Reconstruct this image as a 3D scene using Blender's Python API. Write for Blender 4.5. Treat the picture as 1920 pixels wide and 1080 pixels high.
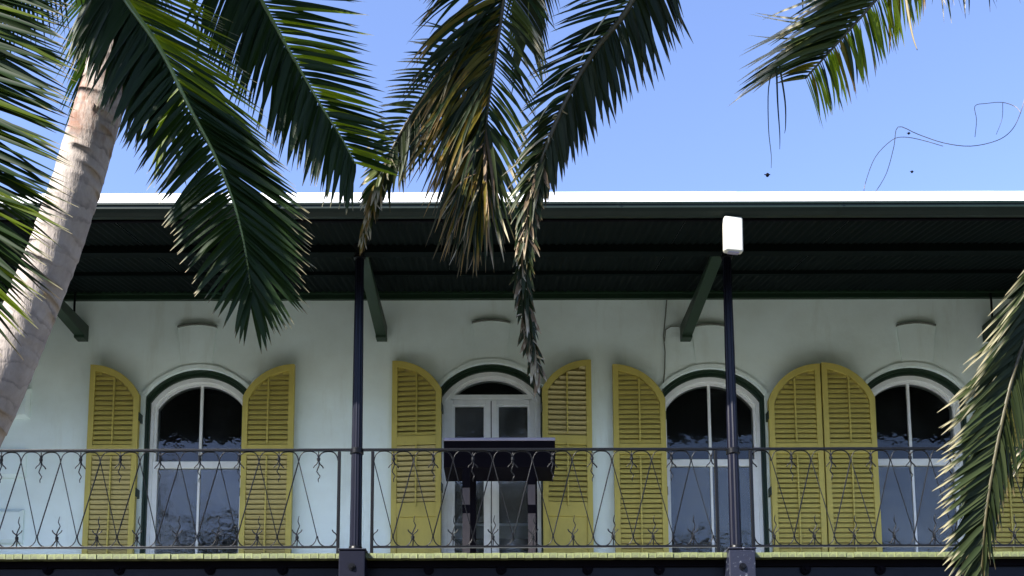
import bpy, math, random
from mathutils import Vector, Matrix

for o in list(bpy.data.objects):
    bpy.data.objects.remove(o)
SC = bpy.context.scene
COL = SC.collection
R = math.radians
random.seed(7)

# ------------------------------------------------------------------ camera
EYE = Vector((0, 0, 1.6))
FPX, CX, CY = 1911.0, 930.0, 1205.0          # focal length and principal point of the cropped frame (1920 px wide)
PITCH, ROLL = R(7.0), 0.0026
_F = Vector((0, math.cos(PITCH), math.sin(PITCH)))
_U0 = Vector((0, -math.sin(PITCH), math.cos(PITCH)))
_R0 = Vector((1, 0, 0))
_R = _R0 * math.cos(ROLL) - _U0 * math.sin(ROLL)
_U = _U0 * math.cos(ROLL) + _R0 * math.sin(ROLL)
cam_d = bpy.data.cameras.new('camera')
cam_d.sensor_width = 36.0
cam_d.lens = 36.0 * FPX / 1920.0
cam_d.shift_x = (960 - CX) / 1920.0
cam_d.shift_y = (CY - 540) / 1920.0
cam_d.clip_start = 0.05
cam_d.clip_end = 3000
cam = bpy.data.objects.new('camera', cam_d)
COL.objects.link(cam)
m = Matrix.Identity(4)
for i, v in enumerate((_R, _U, -_F)):
    for k in range(3):
        m[k][i] = v[k]
m.translation = EYE
cam.matrix_world = m
SC.camera = cam

# ------------------------------------------------------------------ light
SUN_EL, SUN_AZ = R(42.5), R(-131)              # azimuth from +Y towards +X: from the left, on the garden side
world = bpy.data.worlds.new('World')
SC.world = world
world.use_nodes = True
wn = world.node_tree
bg = wn.nodes['Background']
sky = wn.nodes.new('ShaderNodeTexSky')
sky.sky_type = 'NISHITA'
sky.sun_disc = False
sky.sun_elevation = SUN_EL
sky.sun_rotation = SUN_AZ
sky.air_density = 1.0
sky.dust_density = 0.3
sky.ozone_density = 4.0
sky.altitude = 0
tint = wn.nodes.new('ShaderNodeMix'); tint.data_type = 'RGBA'; tint.blend_type = 'MULTIPLY'; tint.inputs[0].default_value = 1
tint.inputs[7].default_value = (1.05, .93, 1.0, 1)       # camera white balance: a violet-leaning blue all over the sky
wn.links.new(sky.outputs[0], tint.inputs[6])
wn.links.new(tint.outputs[2], bg.inputs[0])
bg.inputs[1].default_value = 0.13
sd = Vector((math.sin(SUN_AZ) * math.cos(SUN_EL), math.cos(SUN_AZ) * math.cos(SUN_EL), math.sin(SUN_EL)))
sun_d = bpy.data.lights.new('sun', 'SUN')
sun_d.energy = 4.9
sun_d.angle = R(0.53)
sun_d.color = (1.0, 0.95, 0.87)
sun = bpy.data.objects.new('sun', sun_d)
COL.objects.link(sun)
sun.rotation_euler = sd.to_track_quat('Z', 'Y').to_euler()
sun.location = (-8, -6, 18)
SC.view_settings.view_transform = 'Standard'
SC.view_settings.look = 'None'
SC.view_settings.gamma = 1
SC.view_settings.exposure = 1.55

# ------------------------------------------------------------------ helpers
def at(px, py, Y):
    """world point seen at photo pixel (px,py) at distance Y from the camera's plane of standing"""
    d = _R * ((px - CX) / FPX) - _U * ((py - CY) / FPX) + _F
    return EYE + d * (Y / d.y)

def tag(o, label=None, cat=None, group=None, kind=None):
    for k, v in (('label', label), ('category', cat), ('group', group), ('kind', kind)):
        if v:
            o[k] = v
    return o

def empty(name, loc=(0, 0, 0), parent=None):
    o = bpy.data.objects.new(name, None)
    o.empty_display_size = 0.2
    COL.objects.link(o)
    o.location = loc
    if parent:
        o.parent = parent
        o.matrix_parent_inverse = Matrix.Translation(-Vector(parent.matrix_world.translation)) if False else Matrix.Identity(4)
    return o

class MB:
    def __init__(self):
        self.v, self.f, self.s = [], [], []
    def quad(self, a, b, c, d):
        n = len(self.v)
        self.v += [tuple(a), tuple(b), tuple(c), tuple(d)]
        self.f.append((n, n + 1, n + 2, n + 3))
    def poly(self, pts):
        n = len(self.v)
        self.v += [tuple(p) for p in pts]
        self.f.append(tuple(range(n, n + len(pts))))
    def box(self, x0, x1, y0, y1, z0, z1, bev=0.0):
        if bev <= 0:
            n = len(self.v)
            self.v += [(x0, y0, z0), (x1, y0, z0), (x1, y1, z0), (x0, y1, z0), (x0, y0, z1), (x1, y0, z1), (x1, y1, z1), (x0, y1, z1)]
            for q in ((3, 2, 1, 0), (4, 5, 6, 7), (0, 1, 5, 4), (1, 2, 6, 5), (2, 3, 7, 6), (3, 0, 4, 7)):
                self.f.append(tuple(n + i for i in q))
        else:
            # chamfered front (-Y) edges
            b = bev
            n = len(self.v)
            self.v += [(x0 + b, y0, z0 + b), (x1 - b, y0, z0 + b), (x1 - b, y0, z1 - b), (x0 + b, y0, z1 - b),
                       (x0, y0 + b, z0), (x1, y0 + b, z0), (x1, y0 + b, z1), (x0, y0 + b, z1),
                       (x0, y1, z0), (x1, y1, z0), (x1, y1, z1), (x0, y1, z1)]
            for q in ((0, 1, 2, 3), (0, 4, 5, 1), (1, 5, 6, 2), (2, 6, 7, 3), (3, 7, 4, 0),
                      (4, 8, 9, 5), (5, 9, 10, 6), (6, 10, 11, 7), (7, 11, 8, 4), (11, 10, 9, 8)):
                self.f.append(tuple(n + i for i in q))
    def tube(self, pts, r, n=6, cap=True):
        pts = [Vector(p) for p in pts]
        N = len(pts)
        rr = r if isinstance(r, (list, tuple)) else [r] * N
        base = len(self.v)
        d0 = (pts[1] - pts[0]).normalized()
        up = Vector((0, 1, 0)) if abs(d0.y) < .8 else Vector((1, 0, 0))
        s = d0.cross(up).normalized()
        for i, p in enumerate(pts):
            d = (pts[min(i + 1, N - 1)] - pts[max(i - 1, 0)])
            d = d.normalized() if d.length > 1e-9 else d0
            s = (s - d * s.dot(d)).normalized()
            t = d.cross(s)
            for k in range(n):
                a = 2 * math.pi * k / n
                self.v.append(tuple(p + (s * math.cos(a) + t * math.sin(a)) * rr[i]))
        for i in range(N - 1):
            for k in range(n):
                a, b = base + i * n + k, base + i * n + (k + 1) % n
                self.f.append((a, b, b + n, a + n))
        if cap:
            self.f.append(tuple(base + k for k in range(n - 1, -1, -1)))
            self.f.append(tuple(base + (N - 1) * n + k for k in range(n)))
    def lathe(self, prof, cx, cy, n=20):
        """prof = [(r,z)...] revolved about the vertical through cx,cy"""
        base = len(self.v)
        for r, z in prof:
            for k in range(n):
                a = 2 * math.pi * k / n
                self.v.append((cx + r * math.cos(a), cy + r * math.sin(a), z))
        for i in range(len(prof) - 1):
            for k in range(n):
                a, b = base + i * n + k, base + i * n + (k + 1) % n
                self.f.append((a, b, b + n, a + n))
        self.f.append(tuple(base + k for k in range(n - 1, -1, -1)))
        self.f.append(tuple(base + (len(prof) - 1) * n + k for k in range(n)))
    def mesh(self, name, mat, smooth=False):
        me = bpy.data.meshes.new(name)
        me.from_pydata(self.v, [], self.f)
        me.materials.append(mat)
        if smooth:
            me.polygons.foreach_set('use_smooth', [True] * len(me.polygons))
        me.update()
        return me
    def build(self, name, mat, parent=None, smooth=False, auto=None):
        me = self.mesh(name, mat, smooth or auto is not None)
        if auto is not None:
            me.set_sharp_from_angle(angle=R(auto))
        return put(name, me, parent)

def put(name, me, parent=None, loc=None):
    o = bpy.data.objects.new(name, me)
    COL.objects.link(o)
    if loc is not None:
        o.location = loc
    if parent:
        o.parent = parent
    return o

def bevel(o, w=0.004, seg=2):
    md = o.modifiers.new('bevel', 'BEVEL')
    md.width = w
    md.segments = seg
    md.limit_method = 'ANGLE'
    return o

# ------------------------------------------------------------------ materials
def nm(name):
    mt = bpy.data.materials.new(name)
    mt.use_nodes = True
    nt = mt.node_tree
    return mt, nt, nt.nodes['Principled BSDF']

def mixcol(nt, a, b, fac, blend='MIX'):
    n = nt.nodes.new('ShaderNodeMix')
    n.data_type = 'RGBA'
    n.blend_type = blend
    for s, v in ((n.inputs[0], fac), (n.inputs[6], a), (n.inputs[7], b)):
        if hasattr(v, 'is_linked') or hasattr(v, 'links'):
            nt.links.new(v, s)
        elif isinstance(v, (int, float)):
            s.default_value = v
        else:
            s.default_value = (*v, 1)
    return n.outputs[2]

def ramp(nt, inp, stops):
    n = nt.nodes.new('ShaderNodeValToRGB')
    e = n.color_ramp.elements
    e[0].position, e[1].position = stops[0][0], stops[-1][0]
    e[0].color = (*stops[0][1], 1) if not isinstance(stops[0][1], (int, float)) else (stops[0][1],) * 3 + (1,)
    e[1].color = (*stops[-1][1], 1) if not isinstance(stops[-1][1], (int, float)) else (stops[-1][1],) * 3 + (1,)
    for p, c in stops[1:-1]:
        k = e.new(p)
        k.color = (*c, 1) if not isinstance(c, (int, float)) else (c, c, c, 1)
    nt.links.new(inp, n.inputs[0])
    return n.outputs[0]

def noise(nt, scale, detail=4, rough=.6, stretch=None, coord='Object'):
    tc = nt.nodes.new('ShaderNodeTexCoord')
    n = nt.nodes.new('ShaderNodeTexNoise')
    n.inputs['Scale'].default_value = scale
    n.inputs['Detail'].default_value = detail
    n.inputs['Roughness'].default_value = rough
    if stretch:
        mp = nt.nodes.new('ShaderNodeMapping')
        mp.inputs['Scale'].default_value = stretch
        nt.links.new(tc.outputs[coord], mp.inputs[0])
        nt.links.new(mp.outputs[0], n.inputs[0])
    else:
        nt.links.new(tc.outputs[coord], n.inputs[0])
    return n.outputs['Fac']

def bump(nt, bsdf, h, strength=.3, dist=.01):
    b = nt.nodes.new('ShaderNodeBump')
    b.inputs['Strength'].default_value = strength
    b.inputs['Distance'].default_value = dist
    nt.links.new(h, b.inputs['Height'])
    nt.links.new(b.outputs[0], bsdf.inputs['Normal'])

def paint(name, col, rough=.5, dirt=None, dirt_amt=.35, scale=9, bstr=.15, stretch=None, spec=.5):
    mt, nt, b = nm(name)
    n1 = noise(nt, scale, 6, .65, stretch)
    d = dirt or tuple(c * .55 for c in col)
    f = ramp(nt, n1, [(.42, 0.0), (.75, dirt_amt)])
    nt.links.new(mixcol(nt, col, d, f), b.inputs['Base Color'])
    b.inputs['Roughness'].default_value = rough
    b.inputs['Specular IOR Level'].default_value = spec
    n2 = noise(nt, scale * 9, 4, .7)
    bump(nt, b, n2, bstr, .004)
    return mt

M = {}
# plaster wall: whitewashed, faint trowel marks and stains
mt, nt, b = nm('plaster')
n1 = noise(nt, 1.3, 6, .6)
n2 = noise(nt, 3.0, 5, .7, (1, 1, .16))
c = mixcol(nt, (.83, .94, .90), (.73, .82, .76), ramp(nt, n1, [(.38, 0.0), (.70, 1.0)]))
c = mixcol(nt, c, (.50, .53, .42), ramp(nt, n2, [(.54, 0.0), (.80, .45)]))
c = mixcol(nt, c, (.40, .41, .34), ramp(nt, noise(nt, 11, 6, .75), [(.62, 0.0), (.80, .35)]))
nt.links.new(c, b.inputs['Base Color'])
b.inputs['Roughness'].default_value = .85
mx = nt.nodes.new('ShaderNodeMath'); mx.operation = 'ADD'
nt.links.new(noise(nt, 5.0, 5, .6), mx.inputs[0])
n3 = nt.nodes.new('ShaderNodeMath'); n3.operation = 'MULTIPLY'; n3.inputs[1].default_value = .35
nt.links.new(noise(nt, 60, 4, .7), n3.inputs[0])
nt.links.new(n3.outputs[0], mx.inputs[1])
bump(nt, b, mx.outputs[0], .35, .012)
M['plaster'] = mt
M['white'] = paint('white_paint', (.80, .82, .80), .45, (.55, .56, .50), .4, 6)
M['strip'] = paint('roof_white', (.86, .87, .88), .4, (.6, .66, .75), .25, 1.2)
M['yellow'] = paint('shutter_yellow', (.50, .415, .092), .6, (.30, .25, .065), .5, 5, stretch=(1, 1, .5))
M['yellow_pale'] = paint('shutter_yellow_dull', (.42, .35, .13), .6, (.24, .20, .08), .5, 5)  # duller yellow for the back-tilted slats and the boards behind
M['green'] = paint('trim_green', (.010, .029, .013), .45, (.006, .017, .008), .5, 7)
M['gutter'] = paint('gutter_green', (.010, .021, .016), .5, (.006, .012, .010), .5, 3, spec=.25)
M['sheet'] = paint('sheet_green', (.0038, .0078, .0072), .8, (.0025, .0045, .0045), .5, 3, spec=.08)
M['navy'] = paint('navy_iron', (.0042, .0048, .013), .36, (.002, .0024, .005), .5, 12, .25, spec=.28)
M['iron'] = paint('black_iron', (.0045, .0048, .006), .32, (.004, .004, .0045), .5, 18, .3, spec=.25)
M['black'] = paint('black_panel', (.004, .0032, .0055), .7, (.006, .005, .008), .4, 5, spec=.05)
M['brown'] = paint('brown_wood', (.085, .066, .06), .5, (.04, .03, .028), .6, 8, stretch=(6, 6, 1))
M['lilac'] = paint('grey_top', (.30, .28, .36), .35, (.2, .19, .25), .4, 6)
M['ledge'] = paint('ledge_shadow', (.16, .17, .14), .85, (.06, .065, .05), .8, 9)  # dark tone stands in for the shadow line over the keystones
M['cream'] = paint('cream_plastic', (.60, .59, .50), .4, (.46, .45, .37), .4, 6, .08)
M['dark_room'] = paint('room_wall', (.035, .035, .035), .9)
M['room_light'] = paint('room_table', (.62, .65, .66), .7)
M['cable'] = paint('cable_grey', (.16, .17, .14), .6)
M['wood_under'] = paint('board_under', (.20, .21, .10), .7, (.08, .08, .05), .6, 4)
# floor boards: pale yellow-green paint worn off at the ends
mt, nt, b = nm('floor_paint')
f = ramp(nt, noise(nt, 14, 6, .7), [(.48, 0.0), (.58, .85)])
oi = nt.nodes.new('ShaderNodeObjectInfo')
c0 = mixcol(nt, (.22, .25, .10), (.15, .18, .07), oi.outputs['Random'])
nt.links.new(mixcol(nt, c0, (.10, .11, .06), f), b.inputs['Base Color'])
b.inputs['Roughness'].default_value = .6
M['floor'] = mt
M['deck'] = paint('deck_paint', (.72, .78, .80), .6, (.55, .60, .60), .5, 3)  # unseen board tops, made pale to bounce light onto the lower wall
# plinth: dark paint flaking to pale metal
mt, nt, b = nm('flaking_navy')
f = ramp(nt, noise(nt, 26, 5, .7), [(.60, 0.0), (.66, 1.0)])
nt.links.new(mixcol(nt, (.010, .012, .026), (.20, .22, .26), f), b.inputs['Base Color'])
b.inputs['Roughness'].default_value = .45
bump(nt, b, noise(nt, 26, 5, .7), .5, .004)
M['flake'] = mt

def glass_mat(name, ior=1.7, dust=.03, tint=(.9, .95, .95)):
    mt = bpy.data.materials.new(name)
    mt.use_nodes = True
    nt = mt.node_tree
    nt.nodes.remove(nt.nodes['Principled BSDF'])
    out = nt.nodes['Material Output']
    tr = nt.nodes.new('ShaderNodeBsdfTransparent'); tr.inputs[0].default_value = (*tint, 1)
    gl = nt.nodes.new('ShaderNodeBsdfGlossy'); gl.inputs['Roughness'].default_value = .02
    df = nt.nodes.new('ShaderNodeBsdfDiffuse'); df.inputs[0].default_value = (.55, .6, .62, 1)
    fr = nt.nodes.new('ShaderNodeFresnel'); fr.inputs[0].default_value = ior
    m1 = nt.nodes.new('ShaderNodeMixShader'); m2 = nt.nodes.new('ShaderNodeMixShader')
    nt.links.new(fr.outputs[0], m1.inputs[0]); nt.links.new(tr.outputs[0], m1.inputs[1]); nt.links.new(gl.outputs[0], m1.inputs[2])
    dn = noise(nt, 2.2, 7, .72)
    fd = ramp(nt, dn, [(.38, dust * .35), (.72, dust * 2.2)])
    nt.links.new(fd, m2.inputs[0]); nt.links.new(m1.outputs[0], m2.inputs[1]); nt.links.new(df.outputs[0], m2.inputs[2])
    nt.links.new(m2.outputs[0], out.inputs[0])
    bm_ = nt.nodes.new('ShaderNodeBump'); bm_.inputs['Strength'].default_value = .22; bm_.inputs['Distance'].default_value = .02
    nt.links.new(noise(nt, 4.5, 3, .55), bm_.inputs['Height'])
    nt.links.new(bm_.outputs[0], gl.inputs['Normal'])
    return mt
M['glass'] = glass_mat('old_glass', 1.6, .010)
M['glass_low'] = glass_mat('dusty_glass', 1.75, .10)

def leaf_mat(name, c0, c1, tr, tip, tip_at=.9, trans=.35, rough=.45, patch=None):
    mt = bpy.data.materials.new(name)
    mt.use_nodes = True
    nt = mt.node_tree
    b = nt.nodes['Principled BSDF']
    out = nt.nodes['Material Output']
    oi = nt.nodes.new('ShaderNodeObjectInfo')
    col = mixcol(nt, c0, c1, oi.outputs['Random'])
    if patch:
        col = mixcol(nt, col, patch, ramp(nt, noise(nt, 7, 5, .7), [(.50, 0.0), (.62, .9)]))
    an = nt.nodes.new('ShaderNodeAttribute'); an.attribute_name = 'along'
    k = ramp(nt, an.outputs['Fac'], [(tip_at - .08, 0.0), (tip_at + .05, 1.0)])
    col = mixcol(nt, col, tip, k)
    nt.links.new(col, b.inputs['Base Color'])
    b.inputs['Roughness'].default_value = rough
    b.inputs['Specular IOR Level'].default_value = .14
    t = nt.nodes.new('ShaderNodeBsdfTranslucent')
    nt.links.new(mixcol(nt, tr, tip, k), t.inputs[0])
    mx = nt.nodes.new('ShaderNodeMixShader'); mx.inputs[0].default_value = trans
    nt.links.new(b.outputs[0], mx.inputs[1]); nt.links.new(t.outputs[0], mx.inputs[2])
    nt.links.new(mx.outputs[0], out.inputs[0])
    return mt
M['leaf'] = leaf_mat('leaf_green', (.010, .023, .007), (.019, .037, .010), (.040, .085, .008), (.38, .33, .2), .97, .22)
M['leaf_bright'] = leaf_mat('leaf_bright', (.075, .115, .010), (.11, .15, .014), (.34, .45, .014), (.42, .38, .2), .95, .55)  # sun shining through the leaflets put into a brighter colour
M['leaf_old'] = leaf_mat('leaf_yellowing', (.085, .090, .012), (.16, .125, .016), (.30, .24, .015), (.34, .22, .08), .78, .32, .45, (.20, .11, .02))
M['leaf_pale'] = leaf_mat('leaf_pale_tip', (.045, .068, .018), (.085, .105, .03), (.12, .15, .02), (.56, .50, .34), .70, .22, .45)  # sunlight on the tips put into their pale colour
M['leaf_tip'] = leaf_mat('leaf_dry_lit_tip', (.022, .034, .012), (.040, .052, .018), (.05, .07, .01), (.34, .31, .19), .82, .18, .5)  # dry tips, with the sun on them put into the cream colour
M['leaf_dark'] = leaf_mat('leaf_dark', (.016, .026, .010), (.026, .036, .012), (.035, .05, .01), (.16, .12, .06), .92, .14, .45)
M['leaf_dry'] = leaf_mat('leaf_dry', (.30, .22, .14), (.20, .14, .085), (.20, .13, .06), (.40, .33, .22), .8, .2, .55)
M['leaf_straw'] = leaf_mat('leaf_straw', (.52, .47, .33), (.40, .34, .21), (.3, .25, .12), (.6, .55, .42), .8, .25, .5)
M['rachis'] = paint('rachis_green', (.16, .22, .05), .4, (.10, .12, .03), .6, 9)
M['rachis_dark'] = paint('rachis_dark', (.075, .065, .026), .5, (.04, .03, .015), .6, 9)
M['rachis_dry'] = paint('rachis_dry', (.20, .15, .09), .6, (.09, .065, .04), .7, 14)
M['fibre'] = paint('dry_fibre', (.045, .042, .075), .5, (.5, .46, .42), .9, 3)
# trunk: grey, ringed, with rusty stains
mt, nt, b = nm('palm_bark')
n1 = noise(nt, 9, 6, .65, (1, 1, .6)); n2 = noise(nt, 3.5, 5, .7, (1, 1, .35)); n3 = noise(nt, 40, 4, .7, (1, 1, .25))
c = mixcol(nt, (.45, .39, .345), (.27, .23, .20), ramp(nt, n1, [(.38, 0.0), (.70, .9)]))
an = nt.nodes.new('ShaderNodeAttribute'); an.attribute_name = 'along'
top = ramp(nt, an.outputs['Fac'], [(.79, 0.0), (.82, 1.0), (.865, 1.0), (.89, .15)])
st = nt.nodes.new('ShaderNodeMath'); st.operation = 'MULTIPLY'
nt.links.new(ramp(nt, n2, [(.40, 0.0), (.52, 1.0)]), st.inputs[0]); nt.links.new(top, st.inputs[1])
c = mixcol(nt, c, (.20, .095, .055), st.outputs[0])
rg = nt.nodes.new('ShaderNodeMath'); rg.operation = 'MULTIPLY_ADD'; rg.inputs[1].default_value = 74.0
nz = nt.nodes.new('ShaderNodeMath'); nz.operation = 'MULTIPLY'; nz.inputs[1].default_value = 2.2
nt.links.new(noise(nt, 4.0, 4, .6), nz.inputs[0])
nt.links.new(an.outputs['Fac'], rg.inputs[0]); nt.links.new(nz.outputs[0], rg.inputs[2])
fr_ = nt.nodes.new('ShaderNodeMath'); fr_.operation = 'FRACT'; nt.links.new(rg.outputs[0], fr_.inputs[0])
ln = ramp(nt, fr_.outputs[0], [(.0, .75), (.10, .45), (.22, 0.0), (.92, 0.0), (1.0, .7)])
lm_ = nt.nodes.new('ShaderNodeMath'); lm_.operation = 'MULTIPLY'
nt.links.new(ln, lm_.inputs[0]); nt.links.new(ramp(nt, noise(nt, 6, 5, .7), [(.38, .1), (.6, 1.0)]), lm_.inputs[1])
c = mixcol(nt, c, (.14, .12, .11), lm_.outputs[0])
nt.links.new(c, b.inputs['Base Color'])
b.inputs['Roughness'].default_value = .8
bump(nt, b, n3, .6, .012)
M['bark'] = mt
M['shrub'] = paint('shrub_leaf', (.035, .06, .018), .5, (.02, .03, .01), .5, 3)
# ground
mt, nt, b = nm('lawn')
c = mixcol(nt, (.03, .046, .015), (.055, .055, .028), ramp(nt, noise(nt, .5, 6, .7), [(.4, 0.0), (.7, 1.0)]))
nt.links.new(c, b.inputs['Base Color']); b.inputs['Roughness'].default_value = .9
bump(nt, b, noise(nt, 30, 4, .7), .6, .03)
M['lawn'] = mt
M['paving'] = paint('pale_paving', (.11, .10, .085), .85, (.07, .06, .05), .6, 2)

# ================================================================== SETTING
gm = MB(); gm.quad((-400, -400, 0), (400, -400, 0), (400, 400, 0), (-400, 400, 0))
tag(gm.build('ground', M['lawn']), kind='structure')
gm = MB(); gm.quad((-12, 1.5, .004), (12, 1.5, .004), (12, 11.75, .004), (-12, 11.75, .004))
tag(gm.build('path', M['paving']), kind='structure')

# ================================================================== HOUSE
YW, YP, YG = 11.8, 9.75, 8.78               # wall face, iron columns, eave gutter
XL, XR = -11.9, 12.0
ZF = at(960, 1038, YP - .12).z               # balcony floor
Z_CEIL = at(960, 549, YW).z                  # underside of the sheeting at the wall
Z_EAVE = at(960, 409, YG + .06).z
def zsheet(y):
    return Z_EAVE + (Z_CEIL - Z_EAVE) * (y - YG - .06) / (YW - YG - .06)
house = empty('house', (0, YW, 0))
tag(house, 'white plastered two-storey house with yellow shutters, green eaves and iron balcony', 'house')
def hb(mb, name, mat, parent=None, **k):
    """build with world coordinates under the house (or one of its parts)"""
    mb.v = [(x, y - YW, z) for x, y, z in mb.v] if parent is None else [(x, y - YW, z) for x, y, z in mb.v]
    return mb.build(name, mat, parent or house, **k)

def wx(px, py=850):
    return at(px, py, YW).x
# window geometry (metres)
HW_O, R_O = .645, .79        # masonry opening
HW_G, R_G = .596, .712       # inside of green casing
HW_S, R_S = .525, .622       # inside of white frame
R_H = .832
def arc_pts(cx, cz, hw, Rr, zb, n=20):
    a = math.asin(min(1, hw / Rr))
    pts = [(cx - hw, zb)]
    for i in range(n + 1):
        t = -a + 2 * a * i / n
        pts.append((cx + Rr * math.sin(t), cz + Rr * math.cos(t)))
    pts.append((cx + hw, zb))
    return pts
def ring(mb, outer, inner, y0, y1):
    n = len(outer)
    for i in range(n - 1):
        (a, b_), (c_, d) = outer[i], outer[i + 1]
        (e, f_), (g, h) = inner[i], inner[i + 1]
        mb.quad((a, y0, b_), (e, y0, f_), (g, y0, h), (c_, y0, d))
        mb.quad((e, y0, f_), (e, y1, f_), (g, y1, h), (g, y0, h))
        mb.quad((a, y1, b_), (a, y0, b_), (c_, y0, d), (c_, y1, d))
    for i in (0, n - 1):
        (a, b_), (e, f_) = outer[i], inner[i]
        mb.quad((a, y0, b_), (a, y1, b_), (e, y1, f_), (e, y0, f_))

OPEN = []
for nm_, px, py, ky, kpx in (('w', 371, 811, 612, 371), ('d', 921, 800, 604, 921), ('w', 1335, 810, 612, 1332), ('w', 1714, 807, 609, 1716)):
    p = at(px, py, YW)
    OPEN.append((nm_, p.x, p.z, at(kpx, ky, YW).z, at(kpx, ky, YW).x))
# wall with arched openings and reveals
wm = MB()
ZT = Z_CEIL + .35
REV = .26
x = XL
for kind, cx, cz, kz, kx in OPEN:
    wm.quad((x, YW, ZF), (cx - HW_O, YW, ZF), (cx - HW_O, YW, ZT), (x, YW, ZT))
    pts = arc_pts(cx, cz, HW_O, R_O, ZF)
    for i in range(1, len(pts) - 2):
        (a, b_), (c_, d) = pts[i], pts[i + 1]
        wm.quad((a, YW, b_), (c_, YW, d), (c_, YW, ZT), (a, YW, ZT))
    for i in range(len(pts) - 1):
        (a, b_), (c_, d) = pts[i], pts[i + 1]
        wm.quad((a, YW, b_), (a, YW + REV, b_), (c_, YW + REV, d), (c_, YW, d))
    x = cx + HW_O
wm.quad((x, YW, ZF), (XR, YW, ZF), (XR, YW, ZT), (x, YW, ZT))
wm.quad((XL, YW, 0), (XR, YW, 0), (XR, YW, ZF), (XL, YW, ZF))
wm.quad((XL, YW + 9, 0), (XL, YW, 0), (XL, YW, ZT), (XL, YW + 9, ZT))
wm.quad((XR, YW, 0), (XR, YW + 9, 0), (XR, YW + 9, ZT), (XR, YW, ZT))
hb(wm, 'wall', M['plaster'])
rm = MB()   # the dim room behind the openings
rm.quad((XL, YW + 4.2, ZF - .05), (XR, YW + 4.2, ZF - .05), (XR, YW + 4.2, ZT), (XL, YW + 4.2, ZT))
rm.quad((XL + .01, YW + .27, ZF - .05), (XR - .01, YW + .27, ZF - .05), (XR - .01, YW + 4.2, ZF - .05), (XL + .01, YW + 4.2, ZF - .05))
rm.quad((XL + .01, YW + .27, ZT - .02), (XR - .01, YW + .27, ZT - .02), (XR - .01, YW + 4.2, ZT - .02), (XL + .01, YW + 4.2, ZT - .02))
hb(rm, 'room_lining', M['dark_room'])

def pane(mb, cx, cz, hw, Rr, zb, y, n=16):
    pts = arc_pts(cx, cz, hw, Rr, zb, n)
    for i in range(1, len(pts) - 2):
        (a, b_), (c_, d) = pts[i], pts[i + 1]
        mb.quad((a, y, zb), (c_, y, zb), (c_, y, d), (a, y, b_))

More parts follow.
